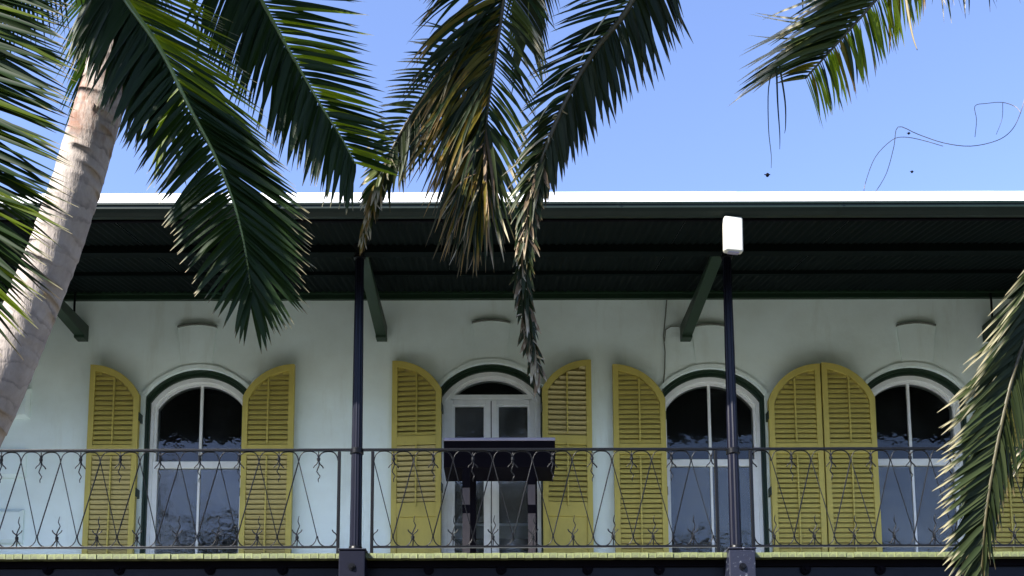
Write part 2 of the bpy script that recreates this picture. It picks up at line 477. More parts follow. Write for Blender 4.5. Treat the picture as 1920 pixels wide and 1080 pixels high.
for kind, cx, cz, kz, kx in OPEN:
    win = empty('window' if kind == 'w' else 'french_door', (0, 0, 0), house)
    z0 = ZF + .01
    # green moulded casing, two steps
    cm = MB()
    midw, midr = (HW_O + HW_G) / 2 - .004, (R_O + R_G) / 2
    ring(cm, arc_pts(cx, cz, HW_O - .003, R_O - .003, z0), arc_pts(cx, cz, midw, midr, z0), YW + .02, YW + .2)
    ring(cm, arc_pts(cx, cz, midw, midr, z0), arc_pts(cx, cz, HW_G, R_G, z0), YW + .045, YW + .2)
    hb(cm, 'casing', M['green'], win)
    fm = MB()
    mw, mr = HW_S + .028, R_S + .036
    ring(fm, arc_pts(cx, cz, HW_G - .002, R_G - .002, z0), arc_pts(cx, cz, mw, mr, z0), YW + .07, YW + .2)
    ring(fm, arc_pts(cx, cz, mw, mr, z0), arc_pts(cx, cz, HW_S, R_S, z0), YW + .095, YW + .2)
    hb(fm, 'frame', M['white'], win)
    if kind == 'w':
        zm = at(371, 872, YW + .1).z if cx < 0 else at(1332, 868, YW + .1).z
        g = MB(); pane(g, cx, cz, HW_S + .01, R_S + .01, zm, YW + .135)
        hb(g, 'pane', M['glass'], win)
        s = MB(); s.box(cx - .016, cx + .016, YW + .115, YW + .15, zm + .05, cz + R_S + .005)
        hb(s, 'mullion', M['white'], win)
        s = MB()
        s.box(cx - HW_S - .045, cx + HW_S + .045, YW + .082, YW + .15, zm - .042, zm + .042)
        s.box(cx - HW_S - .042, cx - HW_S + .03, YW + .085, YW + .15, z0, zm - .043)
        s.box(cx + HW_S - .03, cx + HW_S + .042, YW + .085, YW + .15, z0, zm - .043)
        s.box(cx - HW_S + .031, cx + HW_S - .031, YW + .086, YW + .15, z0, z0 + .08)
        bevel(hb(s, 'sash_frame', M['white'], win), .006)
        s = MB(); s.box(cx - .013, cx + .013, YW + .10, YW + .13, z0 + .081, zm - .043)
        hb(s, 'mullion', M['white'], win)
        g = MB(); g.quad((cx - HW_S + .02, YW + .118, z0 + .06), (cx + HW_S - .02, YW + .118, z0 + .06), (cx + HW_S - .02, YW + .118, zm - .03), (cx - HW_S + .02, YW + .118, zm - .03))
        hb(g, 'pane', M['glass_low'], win)
    else:
        zt = at(921, 744, YW + .1).z
        g = MB(); pane(g, cx, cz, HW_S + .01, R_S + .01, zt, YW + .14)
        hb(g, 'fanlight', M['glass'], win)
        s = MB(); s.box(cx - HW_S - .02, cx + HW_S + .02, YW + .1, YW + .17, zt - .03, zt + .03)
        bevel(hb(s, 'transom_bar', M['white'], win), .006)
        for sg in (-1, 1):
            xa, xb = (cx - HW_S, cx - .006) if sg < 0 else (cx + .006, cx + HW_S)
            s = MB()
            s.box(xa, xa + .062, YW + .105, YW + .155, z0, zt - .032)
            s.box(xb - .062, xb, YW + .105, YW + .155, z0, zt - .032)
            s.box(xa + .063, xb - .063, YW + .106, YW + .155, zt - .095, zt - .032)
            s.box(xa + .063, xb - .063, YW + .106, YW + .155, z0, z0 + .16)
            lf = bevel(hb(s, 'door_leaf', M['white'], win), .006)
            s = MB()   # glazing bead
            ring(s, [(xa + .062, z0 + .16), (xa + .062, zt - .094), (xb - .062, zt - .094), (xb - .062, z0 + .16)],
                 [(xa + .085, z0 + .18), (xa + .085, zt - .118), (xb - .085, zt - .118), (xb - .085, z0 + .18)], YW + .118, YW + .15)
            hb(s, 'glazing_bead', M['white'], win)
            g = MB(); g.quad((xa + .06, YW + .13, z0 + .15), (xb - .06, YW + .13, z0 + .15), (xb - .06, YW + .13, zt - .09), (xa + .06, YW + .13, zt - .09))
            hb(g, 'pane', M['glass_low'], win)
    # white hood mould over the arch
    hm = MB()
    a = math.asin(HW_O / R_O)
    o_, i_ = [], []
    for i in range(25):
        t = -a + 2 * a * i / 24
        rr = R_H + (.012 if abs(t) < .33 else 0)
        o_.append((cx + rr * math.sin(t), cz + rr * math.cos(t)))
        i_.append((cx + (R_O + .001) * math.sin(t), cz + (R_O + .001) * math.cos(t)))
    ring(hm, o_, i_, YW - .022, YW + .02)
    hb(hm, 'hood_mould', M['plaster'], win)
    # keystone with a small projecting ledge
    km = MB()
    ht, hbm = .235, .185
    zb_, zt_ = cz + R_H + .015, kz - .03
    n = 10
    fr, bk = [], []
    top = [(kx - ht + 2 * ht * i / n, zt_ + .035 * (1 - (2 * i / n - 1) ** 2)) for i in range(n + 1)]
    bot = [(kx - hbm + 2 * hbm * i / n, zb_ + .012 * (1 - (2 * i / n - 1) ** 2) - .012) for i in range(n + 1)]
    for i in range(n):
        yb, yt = YW - .008, YW - .02
        km.quad((bot[i][0], yb, bot[i][1]), (bot[i + 1][0], yb, bot[i + 1][1]), (top[i + 1][0], yt, top[i + 1][1]), (top[i][0], yt, top[i][1]))
    km.quad((bot[0][0], YW + .01, bot[0][1]), (bot[0][0], YW - .012, bot[0][1]), (top[0][0], YW - .03, top[0][1]), (top[0][0], YW + .01, top[0][1]))
    km.quad((bot[n][0], YW - .012, bot[n][1]), (bot[n][0], YW + .01, bot[n][1]), (top[n][0], YW + .01, top[n][1]), (top[n][0], YW - .03, top[n][1]))
    ks = hb(km, 'keystone', M['plaster'], win)
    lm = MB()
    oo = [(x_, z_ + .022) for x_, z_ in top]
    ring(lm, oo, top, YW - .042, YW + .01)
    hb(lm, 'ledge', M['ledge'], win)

# light-coloured table edge inside the door room
tm = MB(); zz = at(921, 985, YW + .9).z
tm.box(OPEN[1][1] - .75, OPEN[1][1] + .75, YW + .8, YW + 1.5, zz - .035, zz)
tm.box(OPEN[1][1] - .70, OPEN[1][1] - .64, YW + .85, YW + .91, ZF, zz - .036)
tm.box(OPEN[1][1] + .64, OPEN[1][1] + .70, YW + .85, YW + .91, ZF, zz - .036)
tag(tm.build('indoor_table', M['room_light']), 'pale table standing inside behind the french door panes', 'table')

# ---- shutters (stiles, rails, curved head, slats one by one, tilt rod)
SLAT = {}
def slat_mesh(x0, x1, tilt, mat, w=.047, t=.008):
    if tilt < 0: w = .050
    key = (round(x1 - x0, 3), round(tilt, 2), mat.name)
    if key not in SLAT:
        h = (x1 - x0) / 2
        mb = MB()
        ca, sa = math.cos(tilt), math.sin(tilt)
        for xx in (-h, h):
            for (u, v) in ((-w / 2, -t * .25), (-w / 2 + .006, -t / 2), (w / 2 - .006, -t / 2), (w / 2, 0), (w / 2 - .006, t / 2), (-w / 2 + .006, t / 2)):
                # u runs up-and-in along the blade, v is its thickness
                mb.v.append((xx, u * sa + v * ca, u * ca - v * sa))
        for k in range(6):
            mb.f.append((k, (k + 1) % 6, 6 + (k + 1) % 6, 6 + k))
        mb.f.append((5, 4, 3, 2, 1, 0)); mb.f.append((6, 7, 8, 9, 10, 11))
        SLAT[key] = mb.mesh('slat', mat)
    return SLAT[key]

def shutter(xa, xb, hi, cx_arc, cz, door=False, tilt_u=R(14), tilt_l=R(14), swing=0.0, desc=None):
    """open shutter flat against the wall from xa to xb; hi=-1 when its tall edge is on the left"""
    W = xb - xa
    sh = empty('shutter', (xa if hi < 0 else xb, -.035, 0), house)
    # local frame: u = 0 at the low (window) edge .. W at the tall edge, mapped to world x
    lo = xb if hi < 0 else xa
    sg = -1 if hi < 0 else 1
    sh.location = (lo, -.075, 0)
    sh.rotation_euler = (0, 0, swing * sg)
    X = lambda u: sg * u
    Rs = R_O + .006
    c2 = cz + R_O - .655
    Rs = .661
    zc = lambda u, rr=Rs: c2 + math.sqrt(max(rr * rr - (W - u) ** 2, 0))
    st, th = .064, .062
    y0, y1 = -th, 0.0
    zb = ZF + .035
    def bx(mb, u0, u1, za, zb_, ya=y0, yb=y1):
        a, b_ = sorted((X(u0), X(u1)))
        mb.box(a, b_, ya, yb, za, zb_)
    # heights
    if door:
        zm1, zm0 = at(800, 822, YW).z, at(800, 839, YW).z
        zl0 = at(800, 946, YW).z; zp1 = at(800, 973, YW).z
    else:
        zm1, zm0 = at(800, 839, YW).z, at(800, 858, YW).z
        zl0 = zb + .10; zp1 = None
    fm = MB()
    def prism(us, zlo, ztop):
        for i in range(len(us) - 1):
            u0, u1 = us[i], us[i + 1]
            A = [(X(u0), zlo), (X(u1), zlo), (X(u1), ztop(u1)), (X(u0), ztop(u0))]
            if sg < 0:
                A = [A[1], A[0], A[3], A[2]]
            fm.quad(*[(p[0], y0, p[1]) for p in A])
            fm.quad(*[(p[0], y1, p[1]) for p in A[::-1]])
            fm.quad((A[3][0], y0, A[3][1]), (A[2][0], y0, A[2][1]), (A[2][0], y1, A[2][1]), (A[3][0], y1, A[3][1]))
        for u in (us[0], us[-1]):
            fm.quad((X(u), y0, zlo), (X(u), y1, zlo), (X(u), y1, ztop(u)), (X(u), y0, ztop(u)))
    prism([0, st * .5, st], zb, zc)
    prism([W - st, W - st * .5, W], zb, zc)
    bx(fm, st, W - st, zb, zl0 if not door else zb + .10, y0 + .001)
    bx(fm, st, W - st, zm0, zm1, y0 + .001)
    if door:
        bx(fm, st, W - st, zp1, zl0, y0 + .001)
        bx(fm, st, W - st, zb + .10, zp1, y0 + .02)
    # curved head rail
    n = 22
    inn = lambda u: zc(u, Rs - .075)
    us = [st + (W - 2 * st) * i / n for i in range(n + 1)]
    zlow = lambda u: min(inn(u), zc(u) - .06)
    for i in range(n):
        u0, u1 = us[i], us[i + 1]
        a0, a1, b0, b1 = zlow(u0), zlow(u1), zc(u0), zc(u1)
        P = [(X(u0), a0), (X(u1), a1), (X(u1), b1), (X(u0), b0)]
        fm.quad(*[(p[0], y0 + .0005, p[1]) for p in P])
        fm.quad(*[(p[0], y1, p[1]) for p in P])
        fm.quad((P[0][0], y0 + .0005, a0), (P[1][0], y0 + .0005, a1), (P[1][0], y1, a1), (P[0][0], y1, a0))
        fm.quad((P[3][0], y0 + .0005, b0), (P[2][0], y0 + .0005, b1), (P[2][0], y1, b1), (P[3][0], y1, b0))
    bevel(put('stile_frame', fm.mesh('stile_frame', M['yellow']), sh), .003, 1)
    # slats
    def field(za, zb_, tilt, curved, mat):
        pitch = .0585
        n = max(1, int((zb_ - za) / pitch))
        pitch = (zb_ - za) / n
        for k in range(n):
            zz = za + pitch * (k + .5)
            u0 = st + .003
            if curved:
                while u0 < W - st - .05 and zlow(u0) < zz + .012:
                    u0 += .01
                if u0 >= W - st - .06:
                    continue
            u1 = W - st - .003
            o = put('slat', slat_mesh(u0, u1, tilt + random.choice((-.03, 0, .03)), mat), sh, (X((u0 + u1) / 2), y0 + .016, zz + random.uniform(-.0015, .0015)))
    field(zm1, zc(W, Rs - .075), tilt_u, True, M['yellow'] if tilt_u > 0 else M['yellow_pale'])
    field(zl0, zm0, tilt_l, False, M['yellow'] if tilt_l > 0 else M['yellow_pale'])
    bk = MB()  # backing added behind the slats so the gaps between them go dark
    us2 = [st - .004 + (W - 2 * st + .008) * i / 14 for i in range(15)]
    for i in range(14):
        u0, u1 = us2[i], us2[i + 1]
        bk.quad((X(u0), y1 - .012, zb + .02), (X(u1), y1 - .012, zb + .02), (X(u1), y1 - .012, zc(u1) - .03), (X(u0), y1 - .012, zc(u0) - .03))
    put('gap_shade_board', bk.mesh('gap_shade_board', M['yellow_pale']), sh)
    rod = MB()
    u = W * .5
    rz = [(zm1 + .02, zlow(u) - .02), (zl0 - (.05 if door else -.02), zm0 + (.03 if door else -.02))]
    for a, b_ in rz:
        rod.box(X(u) - .009, X(u) + .009, y0 - .016, y0 - .001, a, b_)
    put('tilt_rod', rod.mesh('tilt_rod', M['yellow']), sh)
    hg = MB()
    for zz in (zb + .3, (zb + zm0) / 2 + .35, zm1 + .35):
        hg.box(X(.004) - .012, X(.004) + .012, y0 + .006, .07, zz - .05, zz + .05)
    put('hinge', hg.mesh('hinge', M['green']), sh)
    if desc:
        sh['label'] = desc
    return sh

w1, dr, w3, w4 = OPEN
def sh_pair(xpx0, xpx1, hi, o, **k):
    shutter(wx(xpx0, 800), wx(xpx1, 800), hi, o[1], o[2], **k)
sh_pair(173, 266, -1, w1, tilt_l=R(-30))
sh_pair(459, 554, 1, w1, tilt_l=R(-36))
sh_pair(736, 829, -1, dr, door=True, tilt_u=R(14), tilt_l=R(-38), swing=R(6))
sh_pair(1016, 1108, 1, dr, door=True, tilt_u=R(-42), tilt_l=R(14), swing=R(4))
sh_pair(1148, 1245, -1, w3)
sh_pair(1437, 1535, 1, w3)
sh_pair(1538, 1635, -1, w4)
sh_pair(1826, 1922, 1, w4)

# ---- raised corner blocks at the far left
for (px, y0, y1) in ((60, 730, 786), (52, 845, 897), (47, 957, 1019)):
    q = MB()
    a, b_ = at(px, y0, YW), at(px, y1, YW)
    q.box(a.x - .62, a.x, YW - .07, YW + .01, b_.z, a.z, .035)
    hb(q, 'corner_block', M['plaster'])

# ---- wall plate moulding under the sheeting
q = MB()
za, zb_ = at(960, 563, YW).z, at(960, 540, YW).z
q.box(XL, XR, YW - .05, YW + .01, za, za + .055)
q.box(XL, XR, YW - .085, YW + .01, za + .056, za + .085)
q.box(XL, XR, YW - .11, YW + .01, za + .086, za + .25)
hb(q, 'wall_plate', M['green'])

# ---- veranda roof: corrugated sheets, beams, gutter, drip edge
SHW = .76
nsh = int((XR - XL) / SHW) + 1
sm = MB()
per, amp = .076, .010
nx = int(SHW / per) * 6
ys = [YG + .02, YP - .5, YP + .5, YW - .05]
for iy in range(len(ys) - 1):
    for ix in range(nx):
        def P(i, y):
            xx = SHW * i / nx
            return (xx, y - YW, zsheet(y) + amp * math.sin(2 * math.pi * xx / per))
        sm.quad(P(ix, ys[iy]), P(ix + 1, ys[iy]), P(ix + 1, ys[iy + 1]), P(ix, ys[iy + 1]))
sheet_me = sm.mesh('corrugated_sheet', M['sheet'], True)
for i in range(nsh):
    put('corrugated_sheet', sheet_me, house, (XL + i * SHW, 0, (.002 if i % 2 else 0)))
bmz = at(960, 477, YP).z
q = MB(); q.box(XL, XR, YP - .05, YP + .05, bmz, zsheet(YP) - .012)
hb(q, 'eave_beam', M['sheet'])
for y_ in (10.75,):
    q = MB(); q.box(XL, XR, y_ - .02, y_ + .02, zsheet(y_) - .055, zsheet(y_) - .013)
    hb(q, 'purlin', M['sheet'])
# gutter: half-round trough along the eave
zg1, zg0 = at(960, 379, YG - .12).z, at(960, 404, YG - .06).z
gh = zg1 - zg0
prof = [(YG + .03, zg1 - .02), (YG + .03, zg0 + .03), (YG + .0, zg0 + .004), (YG - .05, zg0 - .002), (YG - .09, zg0 + .02), (YG - .115, zg0 + gh * .45),
        (YG - .118, zg1 - .022), (YG - .128, zg1 - .020), (YG - .130, zg1 - .002), (YG - .118, zg1)]
q = MB()
for i in range(len(prof) - 1):
    (a, b_), (c_, d) = prof[i], prof[i + 1]
    q.quad((XL, a, b_), (XR, a, b_), (XR, c_, d), (XL, c_, d))
hb(q, 'gutter', M['gutter'], auto=40)
q = MB()   # black fascia board behind the gutter
q.box(XL, XR, YG + .034, YG + .06, at(960, 413, YG + .03).z, zg1 + .03)
hb(q, 'fascia', M['black'])
zs1 = at(960, 360, YG - .06).z
rnd_ = random.Random(17)
x_ = XL
while x_ < XR:      # white metal drip edge in lapped lengths turned up over the gutter
    x2 = min(x_ + 2.35, XR)
    dz, dy, sl = rnd_.uniform(-.001, .0015), rnd_.uniform(-.002, .002), rnd_.uniform(-.002, .002)
    q = MB()
    q.quad((x_ - .03, YG - .105 + dy, zg1 - .003), (x2, YG - .105 + dy, zg1 - .003), (x2, YG - .055 + dy, zs1 + dz + sl), (x_ - .03, YG - .055 + dy, zs1 + dz))
    q.quad((x_ - .03, YG - .055 + dy, zs1 + dz), (x2, YG - .055 + dy, zs1 + dz + sl), (x2, YG + .0, zs1 + .012), (x_ - .03, YG + .0, zs1 + .012))
    hb(q, 'drip_edge', M['strip'])
    x_ = x2
for px in (520, 1160, 1576):
    xx = at(px, 392, YG - .1).x
    q = MB()
    for i in range(len(prof) - 1):
        (a, b_), (c_, d) = prof[i], prof[i + 1]
        q.quad((xx - .018, a - .004, b_ - .003), (xx + .018, a - .004, b_ - .003), (xx + .018, c_ - .004, d - .003), (xx - .018, c_ - .004, d - .003))
    hb(q, 'gutter_joint', M['gutter'], auto=40)
q = MB()
rise = (Z_CEIL - Z_EAVE) / (YW - YG)
q.quad((XL, YG + .001, zs1 + .011), (XR, YG + .001, zs1 + .011), (XR, YW + 5, zs1 + .011 + rise * (YW + 5 - YG)), (XL, YW + 5, zs1 + .011 + rise * (YW + 5 - YG)))
q.quad((XL, YW + 5, zs1 + .011 + rise * (YW + 5 - YG)), (XR, YW + 5, zs1 + .011 + rise * (YW + 5 - YG)), (XR, YW + 9, ZT), (XL, YW + 9, ZT))
hb(q, 'roof', M['strip'])

# ---- diagonal braces from wall to beam
for px in (152, 715, 1287, 1857):
    b0 = at(px, 637, YW - .06)
    x_ = b0.x
    y0, z0 = YW - .005, b0.z
    y1 = YP + .1
    z1 = zsheet(y1) - .02
    q = MB()
    w = .062
    top = [(x_ - w, y1, z1), (x_ + w, y1, z1), (x_ + w, y1 + .22, z1 + .04), (x_ - w, y1 + .22, z1 + .04)]
    bot = [(x_ - w, YW - .13, z0), (x_ + w, YW - .13, z0), (x_ + w, YW + .005, z0), (x_ - w, YW + .005, z0)]
    kn = [(x_ - w, YW - .13, z0 + .03), (x_ + w, YW - .13, z0 + .03), (x_ + w, YW + .005, z0 + .20), (x_ - w, YW + .005, z0 + .20)]
    base = len(q.v); q.v += bot + kn + top
    for l in range(2):
        for k in range(4):
            a, b_ = base + l * 4 + k, base + l * 4 + (k + 1) % 4
            q.f.append((a, b_, b_ + 4, a + 4))
    q.f.append((base + 3, base + 2, base + 1, base)); q.f.append((base + 8, base + 9, base + 10, base + 11))
    bevel(hb(q, 'brace', M['green']), .006)
for px in (143, 1855):
    t = at(px, 560, YW - .06)
    q = MB(); q.tube([(t.x, YW - .10, t.z + .05), (t.x, YW - .10, t.z - .28)], .014, 6)
    hb(q, 'tie_rod', M['iron'])

# ---- balcony floor boards, edge beam with rosettes
YE = YP - .15
fl = empty('balcony_floor', (0, 0, 0), house)
bw = .079
nb = int(12.6 / bw)
bmb = MB(); bmb.box(0, bw - .003, YE - YW, -.012, -.048, 0)
b_me = bmb.mesh('floor_board', M['floor'])
b_me.materials.append(M['deck'])
b_me.polygons[1].material_index = 1
for i in range(nb):
    px_x = -6.2 + i * bw
    o = put('floor_board', b_me, fl, (px_x, random.uniform(-.008, .005), ZF + random.uniform(-.002, .002)))
q = MB(); q.box(XL, XR, YE + .10, YE + .16, ZF - .115, ZF - .052)
q.box(XL, XR, YE + .16, YW - .02, ZF - .12, ZF - .055)
hb(q, 'joist_shadow', M['black'])  # black strip stands in for the shadow under the board ends
bm_ = MB()
zb1 = ZF - .118
bm_.box(XL, XR, YE + .13, YE + .25, zb1 - .30, zb1)
bm_.box(XL, XR, YE + .05, YE + .3, zb1 - .33, zb1 - .301)
beam = hb(bm_, 'edge_beam', M['navy'])
for px in (90, 224, 394, 530, 804, 940, 1102, 1236, 1510, 1650):
    p = at(px, 1068, YE + .13)
    q = MB()
    for r0, ya, yb in ((.052, .11, .13), (.040, .098, .1101), (.016, .078, .0981)):
        base = len(q.v)
        for yy in (YE + ya, YE + yb):
            for k in range(16):
                a = 2 * math.pi * k / 16
                q.v.append((p.x + r0 * math.cos(a), yy - (0), p.z + r0 * math.sin(a)))
        q.f.append(tuple(base + k for k in range(16)))
        for k in range(16):
            q.f.append((base + k, base + 16 + k, base + 16 + (k + 1) % 16, base + (k + 1) % 16))
    hb(q, 'rosette', M['black'])

# ================================================================== IRON COLUMNS
def column(px_bot, label, flake):
    x_ = at(px_bot, 1000, YP).x
    root = empty('iron_column', (x_, YP, 0))
    tag(root, label, 'column', 'iron columns along the balcony edge')
    zt = bmz
    sh = MB()
    n = 48
    prof = [(ZF + .03, .060), (ZF + .5, .057), (ZF + 1.6, .052), (zt - .02, .043)]
    for zz, r0 in prof:
        for k in range(n):
            a = 2 * math.pi * k / n
            rr = r0 * (1 - .10 * (0.5 - 0.5 * math.cos(12 * a)))
            sh.v.append((rr * math.cos(a), rr * math.sin(a), zz))
    for i in range(len(prof) - 1):
        for k in range(n):
            a, b_ = i * n + k, i * n + (k + 1) % n
            sh.f.append((a, b_, b_ + n, a + n))
    sh.build('shaft', M['navy'], root, auto=25)
    bs = MB(); bs.lathe([(.062, ZF + .022), (.086, ZF + .024), (.090, ZF + .040), (.078, ZF + .062), (.066, ZF + .075), (.0645, ZF + .095), (.058, ZF + .10)], 0, 0, 24)
    bs.build('base_ring', M['iron'], root, auto=40)
    cl = MB(); zc_ = at(px_bot, 845, YP).z
    cl.lathe([(.057, zc_ - .04), (.066, zc_ - .034), (.066, zc_ + .012), (.057, zc_ + .02)], 0, 0, 24)
    cl.build('collar', M['iron'], root, auto=40)
    cp = MB(); cp.lathe([(.044, zt - .05), (.060, zt - .046), (.062, zt - .03), (.050, zt - .022), (.056, zt + .02), (.085, zt + .07), (.088, zt + .1), (.06, zt + .105)], 0, 0, 24)
    cp.build('capital', M['iron'], root, auto=40)
    pl = MB()
    pl.box(-.125, .125, -.24, -.02, ZF - .46, ZF + .012)
    pl.box(-.135, .135, -.25, .09, ZF + .0121, ZF + .03)
    bevel(pl.build('plinth_block', M['flake'] if flake else M['navy'], root), .008)
    if True:
        bo = MB()
        p = at(px_bot - 5, 1062, YP - .25)
        for r0, ya, yb in ((.035, -.252, -.239), (.018, -.268, -.2521)):
            base = len(bo.v)
            for yy in (ya, yb):
                for k in range(10):
                    a = 2 * math.pi * k / 10
                    bo.v.append((r0 * math.cos(a), yy, p.z + r0 * math.sin(a)))
            bo.f.append(tuple(base + k for k in range(10)))
            for k in range(10):
                bo.f.append((base + k, base + 10 + k, base + 10 + (k + 1) % 10, base + (k + 1) % 10))
        bo.build('bolt', M['iron'], root)
    lo = MB(); lo.lathe([(.11, 0), (.11, .05), (.07, .08), (.065, ZF - .5), (.1, ZF - .461)], 0, -.1, 20)
    lo.build('lower_shaft', M['navy'], root, auto=40)
    return root
column(667, 'dark navy fluted iron column left of the french door, frond tip at its capital', False)
column(1379, 'dark navy fluted iron column below the white box, on a flaking plinth', True)

# ================================================================== BALCONY RAILINGS
zr_t = at(960, 843, YP).z
zr_b = at(960, 1025, YP).z
PER = 75.7 / FPX * YP * 1.012
H = zr_t - zr_b
def catmull(pts, k=4):
    out = []
    n = len(pts)
    for i in range(n - 1):
        p0, p1, p2, p3 = pts[max(i - 1, 0)], pts[i], pts[i + 1], pts[min(i + 2, n - 1)]
        for j in range(k):
            t = j / k
            out.append(tuple(.5 * ((2 * b_) + (-a + c_) * t + (2 * a - 5 * b_ + 4 * c_ - d) * t * t + (-a + 3 * b_ - 3 * c_ + d) * t ** 3) for a, b_, c_, d in zip(p0, p1, p2, p3)))
    out.append(pts[-1])
    return out
TOPC = catmull([(-.375, 128), (-.405, 112), (-.47, 92), (-.492, 58), (-.465, 22), (-.37, 2), (-.25, -3), (-.12, 5), (-.035, 38), (-.006, 78)], 3)
BOTC = catmull([(-.494, 655), (-.465, 695), (-.38, 726), (-.25, 738), (-.12, 726), (-.035, 690), (-.008, 662), (-.03, 640), (-.10, 622), (-.125, 606)], 3)
def bar_pts(part='all'):
    return TOPC + BOTC if part == 'all' else (TOPC if part == 'top' else BOTC)
def railing(x0, x1, t_first, label, m_left, m_right):
    root = empty('balcony_railing', ((x0 + x1) / 2, YP, ZF))
    tag(root, label, 'railing', 'iron railings of the balcony')
    ox = (x0 + x1) / 2
    def L(x_, z_, y_=0):
        return (x_ - ox, y_, z_ - ZF)
    zz = lambda v: zr_t - .018 - v / 738.0 * (H - .022)
    q = MB(); q.box(x0 - ox - .13, x1 - ox + .13, -.018, .018, zr_t - ZF - .011, zr_t - ZF + .012)
    bevel(q.build('top_rail', M['iron'], root), .004)
    q = MB(); q.box(x0 - ox, x1 - ox, -.012, .012, zr_b - ZF - .011, zr_b - ZF + .011)
    bevel(q.build('bottom_rail', M['iron'], root), .004)
    for xe, on in ((x0, m_left), (x1, m_right)):
        if on:
            q = MB(); q.box(xe - ox - .015, xe - ox + .015, -.015, .015, .002, zr_t - ZF - .0162)
            bevel(q.build('end_bar', M['iron'], root), .004)
    k0 = int(math.floor((x0 - t_first) / PER)) - 1
    k1 = int(math.ceil((x1 - t_first) / PER)) + 1
    pad = .012
    for k in range(k0, k1 + 1):
        T = t_first + k * PER
        for sg in (1, -1):
            for part in ('all',):
                pts = [(T + sg * u * PER, zz(v)) for u, v in bar_pts(part)]
                ins = [p for p in pts if x0 + pad <= p[0] <= x1 - pad]
                if len(ins) < 6:
                    continue
                full = len(ins) == len(pts)
                # longest contiguous run kept inside the section
                runs, cur = [], []
                for p in pts:
                    if x0 + pad <= p[0] <= x1 - pad:
                        cur.append(p)
                    else:
                        if len(cur) > 3: runs.append(cur)
                        cur = []
                if len(cur) > 3: runs.append(cur)
                yo = .004 * sg
                for rn in runs:
                    q = MB(); q.tube([L(a, b_, yo + random.uniform(-.002, .002)) for a, b_ in rn], .0050 if sg < 0 else .0066, 5)
                    q.build('scroll_bar', M['iron'], root, smooth=True)
        # wavy finials: one hanging between the upper rings, one standing between the lower ones
        for xm, up in ((T + PER * .5, False), (T, True)):
            if x0 + .05 < xm < x1 - .05:
                j = random.uniform(.85, 1.15)
                if up:
                    w_ = [(0, 735), (.01, 690), (-.02, 650), (.02, 610), (.07, 575), (.02, 545), (.05, 500)]
                else:
                    w_ = [(0, 0), (0, 60), (.015, 110), (-.04, 155), (.045, 190), (.0, 215), (.01, 238)]
                q = MB(); q.tube([L(xm + a * PER * j * .9, zz(b_)) for a, b_ in catmull(w_, 2)], [.006] * 8 + [.005, .0055, .005, .0045, .003], 5)
                q.build('wavy_finial', M['iron'], root, smooth=True)
                q = MB()
                zk = zz(58) if not up else zz(668)
                q.lathe([(.012, zk - .016), (.017, zk - .012), (.017, zk + .012), (.012, zk + .016)], 0, 0, 8)
                q.v = [(a + xm - ox, b_, c_ - ZF) for a, b_, c_ in q.v]
                q.build('clip', M['iron'], root)
    return root
rx = lambda px: at(px, 935, YP).x
railing(rx(-150), rx(635), rx(634) - .004, 'black scrolled iron railing left of the left column, by the leaning trunk', False, True)
railing(rx(698), rx(1344), rx(700), 'black scrolled iron railing between the two columns in front of the french door', True, True)
railing(rx(1410), rx(2000), rx(1449), 'black scrolled iron railing right of the right column, ending behind the palm frond', True, False)

# ================================================================== SMALL THINGS ON THE HOUSE
# white box below the gutter, in front of the right column
pc = at(1374, 441, YG - .04)
bx_ = empty('box_lamp', pc)
tag(bx_, 'cream white upright box hanging under the gutter above the right column', 'box')
hw, hh = .089, .172
q = MB(); q.box(-hw, hw, -.035, .035, -hh, hh)
o = bevel(q.build('housing', M['cream'], bx_), .022, 4)
q = MB(); q.box(-.03, .03, .036, .075, -.05, hh + .02); q.box(-.012, .012, .05, .066, hh + .021, hh + .075)
q.build('bracket', M['iron'], bx_)
q = MB(); q.box(-.05, .05, -.02, .02, -hh - .006, -hh + .004)
q.build('bottom_cap', M['lilac'], bx_)
bx_.rotation_euler = (R(-2), R(1.5), R(7))

# dark table with deep apron in front of the french door
YT = 10.75
tl, tr_ = at(832, 850, YT), at(1041, 850, YT)
tb = empty('display_table', ((tl.x + tr_.x) / 2, YT, ZF))
tag(tb, 'black table with deep apron and grey top in front of the french door', 'table')
hx = (tr_.x - tl.x) / 2
z1, z0 = at(936, 823, YT).z - ZF, at(936, 876, YT).z - ZF
q = MB(); q.box(-hx, hx, 0, .55, z0, z1 - .02)
bevel(q.build('apron', M['black'], tb), .004)
q = MB(); q.box(-hx, hx + .002, -.012, .56, z1 - .0195, z1 + .012)
bevel(q.build('table_top', M['lilac'], tb), .004)
for px, dy in ((874, .04), (997, .04), (884, .5), (1004, .5)):
    xx = at(px, 950, YT).x - tb.location.x
    q = MB(); q.box(xx - .04, xx + .04, dy - .03, dy + .03, .002, z0 - .002)
    lg = bevel(q.build('leg', M['brown'] if dy < .1 else M['black'], tb), .004)
    if dy < .1:
        zc_ = [at(px, v, YT).z - ZF for v in (876, 908 if px > 900 else 914, 946, 962)]
        c_ = MB(); c_.box(xx - .042, xx + .042, dy - .033, dy + .032, zc_[1], zc_[0] - .003)
        c_.box(xx - .042, xx + .042, dy - .033, dy + .032, zc_[3], zc_[2])
        o = c_.build('clamp', M['black'], lg)

